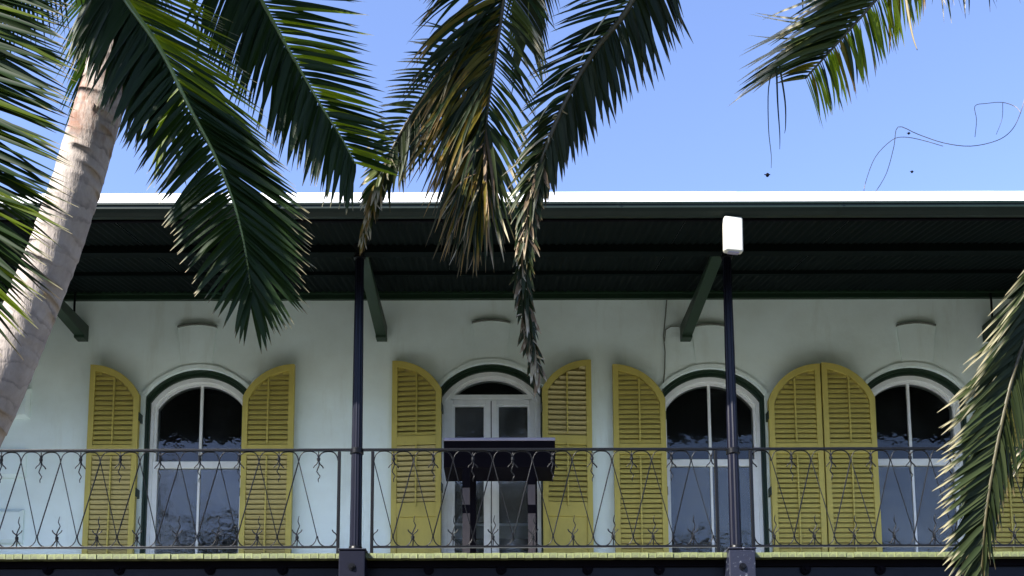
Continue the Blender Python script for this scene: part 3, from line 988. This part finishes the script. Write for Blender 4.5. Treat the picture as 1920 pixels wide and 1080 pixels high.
# thin cable clipped to the wall beside the right brace
q = MB()
cp = [(1243, 548), (1250, 562), (1248, 590), (1246, 608), (1244, 630), (1247, 660), (1246, 700), (1242, 735)]
q.tube([tuple(at(a, b_, YW - .012)) for a, b_ in cp], .007, 5)
c1 = at(1246, 700, YW)
cable = empty('cable', (c1.x, YW, c1.z))
q.v = [(a - c1.x, b_ - YW, c_ - c1.z) for a, b_, c_ in q.v]
q.build('vertical_run', M['cable'], cable)
q = MB()
q.tube([tuple(at(a, b_, YW - .014)) for a, b_ in ((1246, 640), (1248, 618), (1258, 612), (1270, 612), (1283, 615))], .007, 5)
q.v = [(a - c1.x, b_ - YW, c_ - c1.z) for a, b_, c_ in q.v]
q.build('branch', M['cable'], cable)
tag(cable, 'thin grey cable running down the wall beside the right brace', 'cable')

# ================================================================== PALMS
def along_attr(me, vals):
    a = me.attributes.new('along', 'FLOAT', 'POINT')
    a.data.foreach_set('value', vals)

def interp(tab, t):
    if t <= tab[0][0]: return tab[0][1:]
    for a, b_ in zip(tab, tab[1:]):
        if t <= b_[0]:
            k = (t - a[0]) / (b_[0] - a[0])
            return tuple(x_ + (y_ - x_) * k for x_, y_ in zip(a[1:], b_[1:]))
    return tab[-1][1:]

POOL = {}
def leaflet(tree, parent, p0, a0, a1, length, width, ydir, mat, face=0.0, curl=0.0):
    """one V-folded leaflet: starts at p0 heading a0 (deg, clockwise from +x in the X-Z plane) and bends to a1; ydir = share of depth"""
    NS = 6
    org = tree.location
    pts = [Vector(p0)]
    ds = []
    for i in range(NS):
        s = (i + .5) / NS
        a = R(a0 + (a1 - a0) * s ** .8)
        yy = ydir * (1 - .5 * s) + curl * math.sin(s * 5)
        d = Vector((math.cos(a), yy, -math.sin(a))).normalized()
        ds.append(d)
        pts.append(pts[-1] + d * (length / NS))
    V, F, A = [], [], []
    for i, p in enumerate(pts):
        s = i / NS
        d = ds[min(i, NS - 1)]
        n = Vector((math.sin(face), -math.cos(face), .35 * math.sin(face * 1.7 + 1))).normalized()
        w = d.cross(n)
        w = w.normalized() if w.length > .05 else Vector((1, 0, 0))
        n = w.cross(d).normalized()
        wd = width * .5 * min(1.0, .42 + s * 3.2) * (1 - s ** 2.6) + .0006
        fold = wd * .32
        for k, (u, v) in enumerate(((-1, 1), (0, 0), (1, 1))):
            V.append(tuple(p + w * (u * wd) + n * (fold * v) - org)); A.append(s)
        if i:
            b_ = i * 3
            F.append((b_ - 3, b_ - 2, b_ + 1, b_)); F.append((b_ - 2, b_ - 1, b_ + 2, b_ + 1))
    mid = pts[3]
    POOL.setdefault(tree, []).append((inview(mid) * length * width / mid.y ** 2, parent, V, F, A, mat))

def inview(p):
    d = p - EYE
    x_, y_ = CX + FPX * d.dot(_R) / d.dot(_F), CY - FPX * d.dot(_U) / d.dot(_F)
    return 1.0 if -20 < x_ < 1940 and -20 < y_ < 1100 else .01

def grow(tree):
    """the 300 leaflets that show largest become parts of their fronds, the rest one joined part"""
    L = sorted(POOL[tree], key=lambda r: -r[0])
    for _, parent, V, F, A, mat in L[:300]:
        me = bpy.data.meshes.new('leaflet')
        me.from_pydata(V, [], F)
        me.materials.append(mat)
        me.polygons.foreach_set('use_smooth', [True] * len(me.polygons))
        along_attr(me, A)
        put('leaflet', me, parent)
    rest = L[300:]
    if rest:
        V, F, A, mi, mats = [], [], [], [], []
        for _, parent, v, f, a, mat in rest:
            if mat not in mats: mats.append(mat)
            n = len(V)
            V += v; A += a
            F += [tuple(n + i for i in q_) for q_ in f]
            mi += [mats.index(mat)] * len(f)
        me = bpy.data.meshes.new('leaflet_mass')
        me.from_pydata(V, [], F)
        for mt_ in mats: me.materials.append(mt_)
        me.polygons.foreach_set('material_index', mi)
        me.polygons.foreach_set('use_smooth', [True] * len(me.polygons))
        along_attr(me, A)
        tag(put('leaflet_mass', me, tree), kind='stuff')

def frond(tree, path, k, sides, rach_mat, r0=.016, r1=.004, seed=1, label=None):
    """path = [(px,py,Y)...] from petiole to tip; sides = list of dicts describing one row of leaflets"""
    rnd = random.Random(seed)
    P = [at(*p) for p in path]
    P = [Vector(v) for v in catmull([tuple(p) for p in P], 6)]
    L = [0]
    for a, b_ in zip(P, P[1:]):
        L.append(L[-1] + (b_ - a).length)
    T = L[-1]
    B = L[k * 6]                      # the leafy blade starts at path point k
    def pos(t):
        d = B + t * (T - B)
        for i in range(len(L) - 1):
            if d <= L[i + 1]:
                return P[i].lerp(P[i + 1], (d - L[i]) / max(L[i + 1] - L[i], 1e-6))
        return P[-1].copy()
    org = tree.location
    mb = MB()
    mb.tube([tuple(p - org) for p in P], [r0 + (r1 - r0) * (l / T) for l in L], 7)
    fr = mb.build('frond', rach_mat, tree, smooth=True)
    if label: fr['label'] = label
    for sd_ in sides:
        t0, t1 = sd_.get('t', (0.2, 1.0))
        n = int(sd_['n'] * sd_.get('dens', 1.7))
        for i in range(n):
            t = t0 + (t1 - t0) * (i + rnd.uniform(-.25, .25)) / max(n - 1, 1)
            t = min(max(t, 0), 1)
            if rnd.random() < sd_.get('gap', .0):
                continue
            a0, a1, ln = interp(sd_['tab'], t)
            mid_ = (a0 + a1) / 2
            a0, a1 = mid_ + (a0 - mid_) * .75, mid_ + (a1 - mid_) * .75
            p = pos(t)
            sc = FPX / p.y
            jit = sd_.get('jit', 4)
            mats = sd_['mat']
            mat = M[mats if isinstance(mats, str) else rnd.choice(mats)]
            j = rnd.gauss(0, jit)
            leaflet(tree, fr, p, a0 + j * .6, a1 + j + rnd.gauss(0, jit * .6), ln / sc * rnd.uniform(*sd_.get('lr', (.88, 1.06))),
                    sd_.get('w', 9.0) * .68 / sc * rnd.uniform(.85, 1.15), sd_.get('y', .2) + rnd.uniform(-.12, .12), mat,
                    sd_.get('face', .3) + rnd.gauss(0, sd_.get('fj', .25)), sd_.get('curl', 0) * rnd.uniform(-1, 1))
    return fr

def crown_frond(tree, c, az, length, rise, seed, mat='leaf', n=46):  # out-of-view fronds added to cast shade on the hanging ones
    """a frond arching out of the crown c towards azimuth az, above the frame"""
    rnd = random.Random(seed)
    h = Vector((math.sin(az), math.cos(az), 0))
    side = Vector((math.cos(az), -math.sin(az), 0))
    P = []
    for i in range(11):
        t = i / 10
        P.append(c + h * (length * (t - .12 * t ** 3)) + Vector((0, 0, rise * (2.0 * t - 2.1 * t * t) * length)))
    mb = MB()
    mb.tube([tuple(p - tree.location) for p in P], [.02 - .0015 * i for i in range(11)], 6)
    fr = mb.build('frond', M['rachis'], tree, smooth=True)
    for i in range(n):
        t = .18 + .82 * i / n
        k = min(int(t * 10), 9)
        p = P[k].lerp(P[k + 1], t * 10 - k)
        ax = (P[k + 1] - P[k]).normalized()
        for sg in (-1, 1):
            d = (side * sg * (1 - .55 * t) + ax * (.35 + .6 * t) + Vector((0, 0, -.25))).normalized()
            ln = (.62 - .35 * abs(t - .45)) * rnd.uniform(.85, 1.1)
            V, F, A = [], [], []
            q_ = p.copy()
            for j in range(4):
                s_ = j / 3
                w_ = d.cross(ax).cross(d).normalized() * (.017 * (1 - s_ ** 2) + .001)
                V += [tuple(q_ - w_ - tree.location), tuple(q_ + w_ - tree.location)]
                A += [s_, s_]
                if j: F.append((2 * j - 2, 2 * j - 1, 2 * j + 1, 2 * j))
                d = (d + Vector((0, 0, -.22))).normalized()
                q_ = q_ + d * (ln / 3)
            POOL.setdefault(tree, []).append((0.0, fr, V, F, A, M[mat]))

def trunk(tree, pts, radii, n=28, rings=70, seed=3):
    rnd = random.Random(seed)
    C = [Vector(v) for v in catmull(pts, 8)]
    L = [0]
    for a, b_ in zip(C, C[1:]): L.append(L[-1] + (b_ - a).length)
    T = L[-1]
    V, F, A = [], [], []
    org = tree.location
    rows = []
    for i in range(rings):
        t0 = i / rings
        for e, dr in ((0.0, 1.012), (.12, 1.016), (.30, 1.0), (.85, .995)):
            rows.append((t0 + e / rings, dr + rnd.uniform(-.006, .006), i))
    rows.append((1.0, 1.0, rings))
    for t, dr, i in rows:
        d = t * T
        k = 0
        while k < len(L) - 2 and L[k + 1] < d: k += 1
        p = C[k].lerp(C[k + 1], (d - L[k]) / (L[k + 1] - L[k]))
        ax = (C[k + 1] - C[k]).normalized()
        sx = ax.cross(Vector((0, 1, 0))).normalized(); sy = ax.cross(sx)
        f_ = t * (len(radii) - 1); q_ = min(int(f_), len(radii) - 2)
        rr = (radii[q_] + (radii[q_ + 1] - radii[q_]) * (f_ - q_)) * dr
        ph = i * 1.7
        for j in range(n):
            a = 2 * math.pi * j / n
            wob = 1 + .008 * math.sin(3 * a + ph) + .010 * math.sin(5 * a + ph * .7)
            tilt = .020 * math.sin(a + ph * .4) + .010 * math.sin(2 * a + ph)
            V.append(tuple(p + (sx * math.cos(a) + sy * math.sin(a)) * rr * wob + ax * tilt - org)); A.append(t)
    for i in range(len(rows) - 1):
        for j in range(n):
            a, b_ = i * n + j, i * n + (j + 1) % n
            F.append((a, b_, b_ + n, a + n))
    F.append(tuple((len(rows) - 1) * n + j for j in range(n)))
    me = bpy.data.meshes.new('trunk')
    me.from_pydata(V, [], F)
    me.materials.append(M['bark'])
    me.polygons.foreach_set('use_smooth', [True] * len(me.polygons))
    along_attr(me, A)
    return put('trunk', me, tree)

# ---- palm on the left: leaning trunk in view, crown above the frame
D = 5.1
tp = [tuple(at(-260, 1500, D)), tuple(at(-152, 1100, D)), tuple(at(8, 700, D)), tuple(at(112, 440, D)), tuple(at(192, 180, D)), tuple(at(262, -90, D))]
g0 = Vector(tp[0]); tp[0] = (g0.x, g0.y, 0.0)
palmA = empty('palm_tree', tp[0])
tag(palmA, 'palm with grey leaning ringed trunk and green fronds at the left', 'palm tree', 'palm trees in the garden')
trunk(palmA, tp, [.17, .148, .134, .128, .122, .11])
# big hanging frond in front of the trunk top
frond(palmA, [(262, -100, 5.05), (205, -110, 4.85), (205, -55, 4.62), (237, 2, 4.52), (300, 92, 4.46), (352, 195, 4.45), (402, 290, 4.48), (438, 380, 4.5), (460, 470, 4.52), (472, 560, 4.55)], 2, [
    dict(t=(0, .42), n=26, tab=[(0, 112, 92, 190), (.26, 102, 96, 225), (.42, 112, 104, 190)], mat='leaf', w=24, y=.02, face=.1, jit=6, lr=(.7, 1.05)),
    dict(t=(0, .99), n=58, tab=[(0, 126, 100, 205), (.1, 118, 100, 205), (.26, 116, 104, 215), (.43, 124, 114, 190), (.59, 130, 120, 165), (.73, 140, 130, 160), (.87, 134, 126, 150), (1, 94, 92, 112)],
         mat='leaf', w=20, y=-.12, face=-.15, jit=3),
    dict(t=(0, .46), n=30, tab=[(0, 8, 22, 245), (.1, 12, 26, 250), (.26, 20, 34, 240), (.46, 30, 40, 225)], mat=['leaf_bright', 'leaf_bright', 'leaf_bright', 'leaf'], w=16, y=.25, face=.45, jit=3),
    dict(t=(.44, .99), n=42, tab=[(.43, 29, 36, 240), (.59, 28, 36, 225), (.73, 30, 38, 205), (.87, 42, 50, 172), (1, 80, 84, 112)], mat='leaf', w=17, y=.2, face=.25, jit=2.5),
], M['rachis'], .019, .004, 11)
# small frond peeping out behind it
frond(palmA, [(262, -100, 5.05), (330, -60, 5.3), (372, 60, 5.4), (352, 170, 5.45), (318, 240, 5.45)], 2, [
    dict(t=(.35, 1), n=10, tab=[(0, 150, 128, 120), (.6, 142, 124, 135), (1, 112, 96, 120)], mat=['leaf', 'leaf_bright'], w=18, y=.05, face=-.3, jit=6),
    dict(t=(.35, 1), n=10, tab=[(0, 40, 62, 120), (.6, 48, 66, 150), (1, 72, 80, 125)], mat='leaf', w=14, y=.05, face=.3, jit=6),
], M['rachis'], .014, .004, 12)
# second frond, swinging right over the eave
frond(palmA, [(262, -100, 5.05), (345, -190, 5.0), (430, -110, 4.9), (490, 0, 4.82), (542, 95, 4.78), (600, 195, 4.76), (642, 262, 4.76), (666, 308, 4.76)], 2, [
    dict(t=(0, 1), n=58, tab=[(0, 112, 102, 240), (.26, 110, 100, 235), (.49, 106, 98, 215), (.73, 104, 97, 170), (.89, 102, 97, 150), (1, 98, 93, 110)], mat='leaf', w=18, y=-.05, face=-.2, jit=3.5),
    dict(t=(0, .99), n=42, tab=[(0, 2, 6, 230), (.26, 0, 10, 215), (.49, 4, 14, 182), (.73, 8, 20, 150), (.89, 10, 22, 126), (1, 12, 20, 96)], mat=['leaf', 'leaf', 'leaf_bright'], w=18, y=.1, face=.3, fj=.4, jit=3),
], M['rachis'], .018, .0045, 13)
# frond at the left edge: only its right-hand leaflets are in view
frond(palmA, [(262, -100, 5.05), (150, -230, 4.6), (20, -190, 4.1), (-70, -60, 3.8), (-120, 120, 3.7), (-150, 300, 3.7), (-170, 470, 3.72)], 3, [
    dict(t=(0, .98), n=54, tab=[(0, 4, 22, 225), (.3, 12, 26, 275), (.6, 16, 28, 310), (.85, 22, 38, 325), (1, 38, 54, 285)],
         mat=['leaf', 'leaf', 'leaf', 'leaf_bright'], w=19, y=.12, face=.3, fj=.4, jit=4),
    dict(t=(0, 1), n=38, tab=[(0, 2, 20, 215), (.3, 10, 26, 265), (.6, 14, 30, 290), (.85, 26, 42, 320), (1, 50, 64, 290)], mat=['leaf', 'leaf_dark'], w=16, y=.3, face=.1, jit=5),
], M['rachis'], .019, .005, 14)
cA = at(262, -120, 5.05)
for k, (az, ln, ri) in enumerate(((-150, 2.4, .30), (-157, 2.5, .30), (-162, 1.8, .32), (-180, 1.7, .34), (160, 1.7, .36), (172, 1.9, .34), (-30, 2.1, .62), (-60, 2.0, .5))):
    crown_frond(palmA, cA, R(az), ln, ri, 60 + k)
grow(palmA)

# ---- palm behind the photographer: its crown hangs over, fronds come down in the middle
palmB = empty('palm_tree', (1.1, -1.6, 0))
tag(palmB, 'palm whose yellowing old fronds hang from above into the middle of the view', 'palm tree', 'palm trees in the garden')
cB = at(1010, -420, 4.7)
trunk(palmB, [(1.1, -1.6, 0), (1.15, -1.3, 2.4), (1.0, -.4, 4.6), (.7, 1.4, 6.6), (cB.x + .05, 3.6, cB.z - .35), (cB.x, 4.55, cB.z - .02)], [.2, .16, .15, .145, .14, .12], rings=60, seed=5)
c3 = (1010, -420, 4.7)
frond(palmB, [c3, (940, -360, 4.9), (900, -120, 5.3), (868, 60, 5.5), (812, 152, 5.6), (752, 248, 5.65), (712, 330, 5.68), (690, 400, 5.7), (681, 440, 5.7)], 3, [
    dict(t=(0, .8), n=24, tab=[(0, 200, 176, 95), (.25, 192, 168, 92), (.52, 180, 156, 70), (.8, 140, 115, 55)], mat=['leaf_pale', 'leaf', 'leaf_pale'], w=13, y=-.1, face=.4, fj=.4, jit=6),
    dict(t=(0, .95), n=34, tab=[(0, 75, 88, 160), (.3, 84, 94, 150), (.6, 92, 98, 110), (.85, 98, 102, 75), (1, 96, 98, 60)], mat='leaf_dark', w=15, y=.15, face=.1, jit=5),
    dict(t=(.66, 1), n=18, tab=[(.66, 112, 102, 95), (1, 94, 96, 45)], mat=['leaf_old', 'leaf_pale', 'leaf_old'], w=12, y=-.1, face=.2, jit=7),
    dict(t=(.6, 1), n=12, tab=[(.6, 80, 84, 40), (1, 84, 90, 35)], mat='leaf_straw', w=6, y=-.2, face=.3, jit=18, curl=.5),
], M['rachis_dark'], .018, .005, 21)
frond(palmB, [c3, (985, -330, 5.0), (955, -120, 5.15), (944, 2, 5.2), (930, 100, 5.22), (915, 200, 5.25), (907, 290, 5.27), (903, 360, 5.28)], 2, [
    dict(t=(0, .6), n=34, tab=[(0, 168, 118, 230), (.25, 160, 114, 270), (.46, 148, 112, 300), (.6, 140, 110, 300)], mat=['leaf_old', 'leaf_dark', 'leaf_old', 'leaf'], w=13, y=-.12, face=.2, fj=.45, jit=4),
    dict(t=(.2, 1), n=50, tab=[(0, 150, 112, 280), (.25, 140, 108, 310), (.46, 132, 106, 310), (.67, 124, 103, 290), (.86, 114, 99, 250), (1, 100, 94, 185)], mat=['leaf_old', 'leaf_dark', 'leaf_dark', 'leaf_dark'], w=14, y=-.02, face=-.2, fj=.4, jit=5),
    dict(t=(.5, 1), n=22, tab=[(.5, 118, 104, 270), (.8, 112, 100, 225), (1, 102, 96, 180)], mat=['leaf_old', 'leaf_dark', 'leaf_dark'], w=9, y=-.18, face=.1, fj=.4, jit=5, curl=.3),
    dict(t=(0, .98), n=38, tab=[(0, 28, 66, 150), (.25, 34, 66, 145), (.46, 40, 68, 150), (.67, 46, 70, 165), (.86, 56, 76, 165), (1, 76, 86, 165)], mat=['leaf', 'leaf_dark', 'leaf_pale'], w=13, y=.08, face=.35, fj=.4, jit=5),
    dict(t=(.72, 1), n=12, tab=[(.72, 78, 86, 190), (1, 84, 88, 180)], mat=['leaf_dry', 'leaf_dark', 'leaf_old', 'leaf_dark'], w=11, y=-.12, face=.2, fj=.5, jit=5, curl=.3),
    dict(t=(.75, 1), n=12, tab=[(.75, 118, 124, 150), (1, 100, 108, 180)], mat=['leaf_dry', 'leaf_straw'], w=4, y=-.1, face=.2, jit=10, curl=.9),
], M['rachis_dark'], .017, .005, 22)
frond(palmB, [c3, (1120, -330, 4.9), (1215, -130, 5.0), (1186, 0, 5.05), (1112, 100, 5.1), (1058, 195, 5.12), (1012, 310, 5.15), (990, 400, 5.16), (981, 480, 5.17), (985, 560, 5.18), (998, 640, 5.2), (1010, 700, 5.2)], 2, [
    dict(t=(0, .68), n=56, tab=[(0, 60, 74, 200), (.17, 70, 82, 175), (.31, 78, 86, 150), (.43, 80, 88, 122), (.57, 82, 92, 88), (.68, 86, 92, 80)], mat='leaf_dark', w=19, y=.1, face=.1, fj=.3, jit=4),
    dict(t=(0, .66), n=36, tab=[(0, 172, 154, 190), (.17, 168, 148, 175), (.31, 160, 138, 150), (.43, 152, 126, 125), (.57, 138, 112, 95), (.66, 120, 100, 80)], mat=['leaf_dark', 'leaf_dark', 'leaf'], w=15, y=-.05, face=-.3, fj=.35, jit=5),
    dict(t=(.12, .55), n=8, tab=[(0, 158, 140, 150), (.6, 132, 114, 110)], mat=['leaf_straw', 'leaf_pale', 'leaf_pale'], w=7, y=-.25, face=.3, fj=.5, jit=10, curl=.4),
    dict(t=(.52, .9), n=54, dens=2.4, tab=[(.52, 100, 100, 95), (.7, 92, 94, 95), (.9, 82, 84, 80)], mat=['leaf_dark', 'leaf_dark', 'leaf_dark', 'leaf_dry'], w=17, y=.0, face=.1, fj=.6, jit=4),
    dict(t=(.50, .97), n=34, tab=[(.5, 128, 112, 60), (.7, 118, 106, 58), (.97, 112, 100, 48)], mat=['leaf_dark', 'leaf_dark', 'leaf_dry'], w=17, y=-.05, face=.1, fj=.6, jit=7),
    dict(t=(.55, .97), n=34, tab=[(.55, 66, 76, 56), (.75, 62, 74, 56), (.97, 66, 76, 48)], mat=['leaf_dark', 'leaf_dark', 'leaf_dry'], w=17, y=.05, face=.1, fj=.6, jit=7),
    dict(t=(.42, .97), n=40, tab=[(.42, 140, 100, 26), (.75, 140, 80, 24), (1, 110, 80, 32)], mat='leaf_straw', w=6.5, y=-.3, face=.3, fj=.9, jit=35, curl=1.2),
    dict(t=(.82, 1), n=30, dens=2.4, tab=[(.82, 88, 84, 95), (1, 92, 84, 50)], mat=['leaf_dry', 'leaf_dark', 'leaf_dark', 'leaf_straw'], w=14, y=0, face=.1, fj=.6, jit=6, curl=.2),
], M['rachis_dark'], .024, .007, 23, 'half dead frond with a dry brown tip in front of the wall')
cB2 = at(1010, -425, 4.7)
for k, (az, ln, ri) in enumerate(((-85, 2.3, .34), (-105, 2.4, .28), (-125, 2.2, .28), (-145, 2.2, .3), (-165, 2.2, .3), (165, 2.2, .3), (110, 2.4, .4), (60, 2.2, .5), (0, 2.0, .6))):
    crown_frond(palmB, cB2, R(az), ln, ri, 80 + k, 'leaf_dark')
grow(palmB)

# ---- palm beyond the right edge of the frame
palmC = empty('palm_tree', (4.6, 3.4, 0))
tag(palmC, 'palm whose pale tipped fronds reach in from the right edge', 'palm tree', 'palm trees in the garden')
cC = at(2260, -330, 4.3)
trunk(palmC, [(4.6, 3.4, 0), (4.65, 3.5, 2.0), (4.4, 3.9, 4.0), (cC.x + .05, 4.25, cC.z - .3), (cC.x, 4.3, cC.z)], [.2, .17, .15, .14, .12], rings=50, seed=9)
c7 = (2260, -330, 4.3)
frond(palmC, [c7, (2060, -380, 4.4), (1860, -260, 4.6), (1730, -110, 4.75), (1642, 0, 4.8), (1578, 72, 4.82), (1510, 147, 4.85)], 3, [
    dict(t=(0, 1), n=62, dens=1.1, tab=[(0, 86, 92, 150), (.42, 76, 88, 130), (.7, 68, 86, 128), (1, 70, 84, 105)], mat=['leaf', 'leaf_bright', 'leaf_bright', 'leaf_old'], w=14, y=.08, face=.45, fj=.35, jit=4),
    dict(t=(.1, 1), n=38, dens=1.0, tab=[(0, 192, 146, 150), (.42, 192, 146, 150), (.75, 190, 148, 130), (1, 176, 156, 60)], mat=['leaf', 'leaf_dark', 'leaf_old'], w=8, y=-.05, face=.8, fj=.3, jit=5),
    dict(t=(0, .85), n=36, dens=1.1, tab=[(0, 168, 142, 270), (.42, 164, 140, 305), (.85, 166, 134, 230)], mat=['leaf_pale', 'leaf_pale', 'leaf_pale', 'leaf'], w=15, y=-.18, face=.2, fj=.4, jit=3.5),
    dict(t=(.52, .66), n=2, tab=[(0, 164, 206, 250), (1, 156, 186, 200)], mat='leaf_pale', w=10, y=-.2, face=.1, jit=1),
], M['rachis_dark'], .018, .005, 31)
frond(palmC, [c7, (2120, -280, 4.5), (1990, -160, 4.8), (1880, -120, 4.9), (1740, -70, 5.0)], 2, [
    dict(t=(0, 1), n=26, tab=[(0, 66, 76, 190), (.5, 70, 80, 150), (1, 84, 90, 130)], mat=['leaf_dark', 'leaf', 'leaf_dark', 'leaf_straw'], w=8, y=.0, face=.3, fj=.5, jit=8, lr=(.6, 1.1)),
], M['rachis_dark'], .014, .004, 34)
def hang(tree, pts, mat, w0, w1, name='hanging_strip'):
    mb = MB()
    P = [at(*p) - tree.location for p in pts]
    P = [Vector(v) for v in catmull([tuple(p) for p in P], 4)]
    n = len(P)
    mb.tube([tuple(p) for p in P], [w0 + (w1 - w0) * i / (n - 1) for i in range(n)], 5)
    return mb.build(name, mat, tree, smooth=True)
hang(palmC, [(1452, 120, 4.75), (1441, 165, 4.74), (1441, 240, 4.74), (1446, 290, 4.74), (1446, 315, 4.74)], M['leaf_tip'], .0035, .001)
hang(palmC, [(1456, 125, 4.75), (1458, 190, 4.74), (1462, 250, 4.74), (1462, 280, 4.74)], M['leaf_tip'], .0055, .001)
hang(palmC, [(1462, 125, 4.75), (1472, 190, 4.74), (1473, 235, 4.74), (1471, 250, 4.74)], M['leaf_tip'], .0055, .001)
hang(palmC, [(1696, -20, 4.8), (1704, 30, 4.8), (1712, 70, 4.8), (1720, 94, 4.8)], M['leaf_straw'], .009, .002)
frond(palmC, [c7, (2200, 20, 3.9), (2060, 330, 3.8), (1960, 540, 3.8), (1903, 690, 3.82), (1866, 850, 3.84), (1846, 980, 3.86), (1838, 1090, 3.88), (1836, 1130, 3.88)], 2, [
    dict(t=(0, .99), n=66, tab=[(0, 136, 124, 240), (.28, 142, 128, 215), (.47, 148, 136, 188), (.66, 152, 142, 148), (.82, 146, 134, 118), (1, 112, 104, 80)], mat='leaf_tip', w=14, y=-.12, face=.2, fj=.4, jit=4),
    dict(t=(.1, .98), n=40, tab=[(0, 128, 112, 180), (.4, 132, 114, 150), (.7, 136, 118, 115), (1, 112, 104, 80)], mat='leaf_dark', w=16, y=.15, face=-.2, fj=.4, jit=5),
    dict(t=(.1, .98), n=46, tab=[(0, 68, 84, 190), (.28, 70, 84, 180), (.47, 74, 86, 160), (.66, 78, 88, 118), (.82, 82, 90, 95), (1, 88, 92, 70)], mat='leaf_dark', w=15, y=.15, face=.2, fj=.35, jit=4),
], M['rachis_dark'], .018, .006, 32)
frond(palmC, [c7, (2320, 100, 4.6), (2200, 420, 4.7), (2080, 620, 4.75), (1985, 760, 4.8), (1925, 850, 4.8)], 3, [
    dict(t=(.2, 1), n=28, tab=[(0, 150, 120, 120), (.7, 160, 130, 80), (1, 140, 120, 70)], mat=['leaf_pale', 'leaf'], w=10, y=-.1, face=.3, fj=.4, jit=8),
    dict(t=(0, 1), n=20, tab=[(0, 70, 84, 140), (1, 92, 96, 90)], mat='leaf_dark', w=12, y=.1, face=.3, jit=5),
], M['rachis_dark'], .016, .005, 33)
grow(palmC)
# curled dry fibres dangling against the sky
Yf = 4.6
def fib(pts, w, nme='dry_fibre'):
    return hang(palmC, [(a, b_, Yf + .08 * math.sin(i * 1.3)) for i, (a, b_) in enumerate(pts)], M['fibre'], w, w * .8, nme)
fib([(1990, -60), (1950, 60), (1925, 170), (1911, 218), (1895, 246), (1868, 264), (1820, 274), (1770, 268), (1722, 252), (1684, 238), (1676, 275), (1662, 325), (1640, 362), (1628, 374), (1620, 366), (1623, 342), (1641, 295), (1672, 263), (1696, 257), (1730, 263), (1768, 274)], .0020)
fib([(1914, 212), (1904, 200), (1880, 192), (1850, 194), (1828, 199), (1831, 225), (1828, 257)], .0018)
fib([(1880, 192), (1879, 222), (1868, 252)], .0014)

# ---- tiny dark insects against the sky
for px, py, r_, lab in ((1439, 328, .014, 'tiny dark flying insect in the sky above the white box'),
                        (1704, 250, .009, 'tiny dark flying insect inside the bend of the curled dry fibre'),
                        (1710, 322, .009, 'tiny dark flying insect between the curled fibre and the roof edge')):
    p = at(px, py, 7.2)
    ins = empty('insect', p)
    tag(ins, lab, 'insect', 'insects in the sky')
    q = MB(); q.lathe([(r_ * .2, -r_ * 1.2), (r_ * .8, -r_ * .7), (r_, 0), (r_ * .75, r_ * .7), (r_ * .2, r_ * 1.15)], 0, 0, 8)
    q.build('body', M['black'], ins, smooth=True)
    for sg in (-1, 1):
        q = MB(); q.poly([(0, 0, r_ * .2), (sg * r_ * 1.5, r_ * .3, r_ * .8), (sg * r_ * 1.7, r_ * .4, r_ * .3), (sg * r_ * .8, r_ * .2, -r_ * .2)])
        q.build('wing', M['black'], ins)


# ---- garden foliage behind the photographer, added to block low sky light; mirrored in the panes
rnd = random.Random(41)
V, F = [], []
for i in range(26):
    a = R(-115 + 230 * i / 25 + rnd.uniform(-4, 4))
    d = rnd.uniform(15, 22)
    cx_, cy_ = d * math.sin(a), -d * math.cos(a)
    hgt = rnd.uniform(5.5, 8.5) + (4.0 if math.sin(a) < -.1 and rnd.random() < .75 else (2.5 if rnd.random() < .35 else 0))
    for k in range(int(190 * hgt)):
        u, v, w = rnd.gauss(0, .42), rnd.gauss(0, .42), rnd.uniform(0, 1)
        sp = 2.2 * (1 - .75 * max(0, w - .45) ** 1.3)
        c_ = Vector((cx_ + u * sp * 1.9, cy_ + v * sp, .2 + w * hgt))
        t1 = Vector((rnd.gauss(0, 1), rnd.gauss(0, 1), rnd.gauss(0, 1))).normalized() * rnd.uniform(.16, .30)
        t2 = t1.orthogonal().normalized() * rnd.uniform(.07, .14)
        n = len(V)
        V += [tuple(c_ - t1), tuple(c_ + t2), tuple(c_ + t1), tuple(c_ - t2)]
        F.append((n, n + 1, n + 2, n + 3))
gt = MB(); gt.v, gt.f = V, F
tag(gt.build('sky_block_foliage', M['shrub']), 'dense dark foliage out of view, added to block low sky light and mirrored in the panes', 'foliage', kind='stuff')
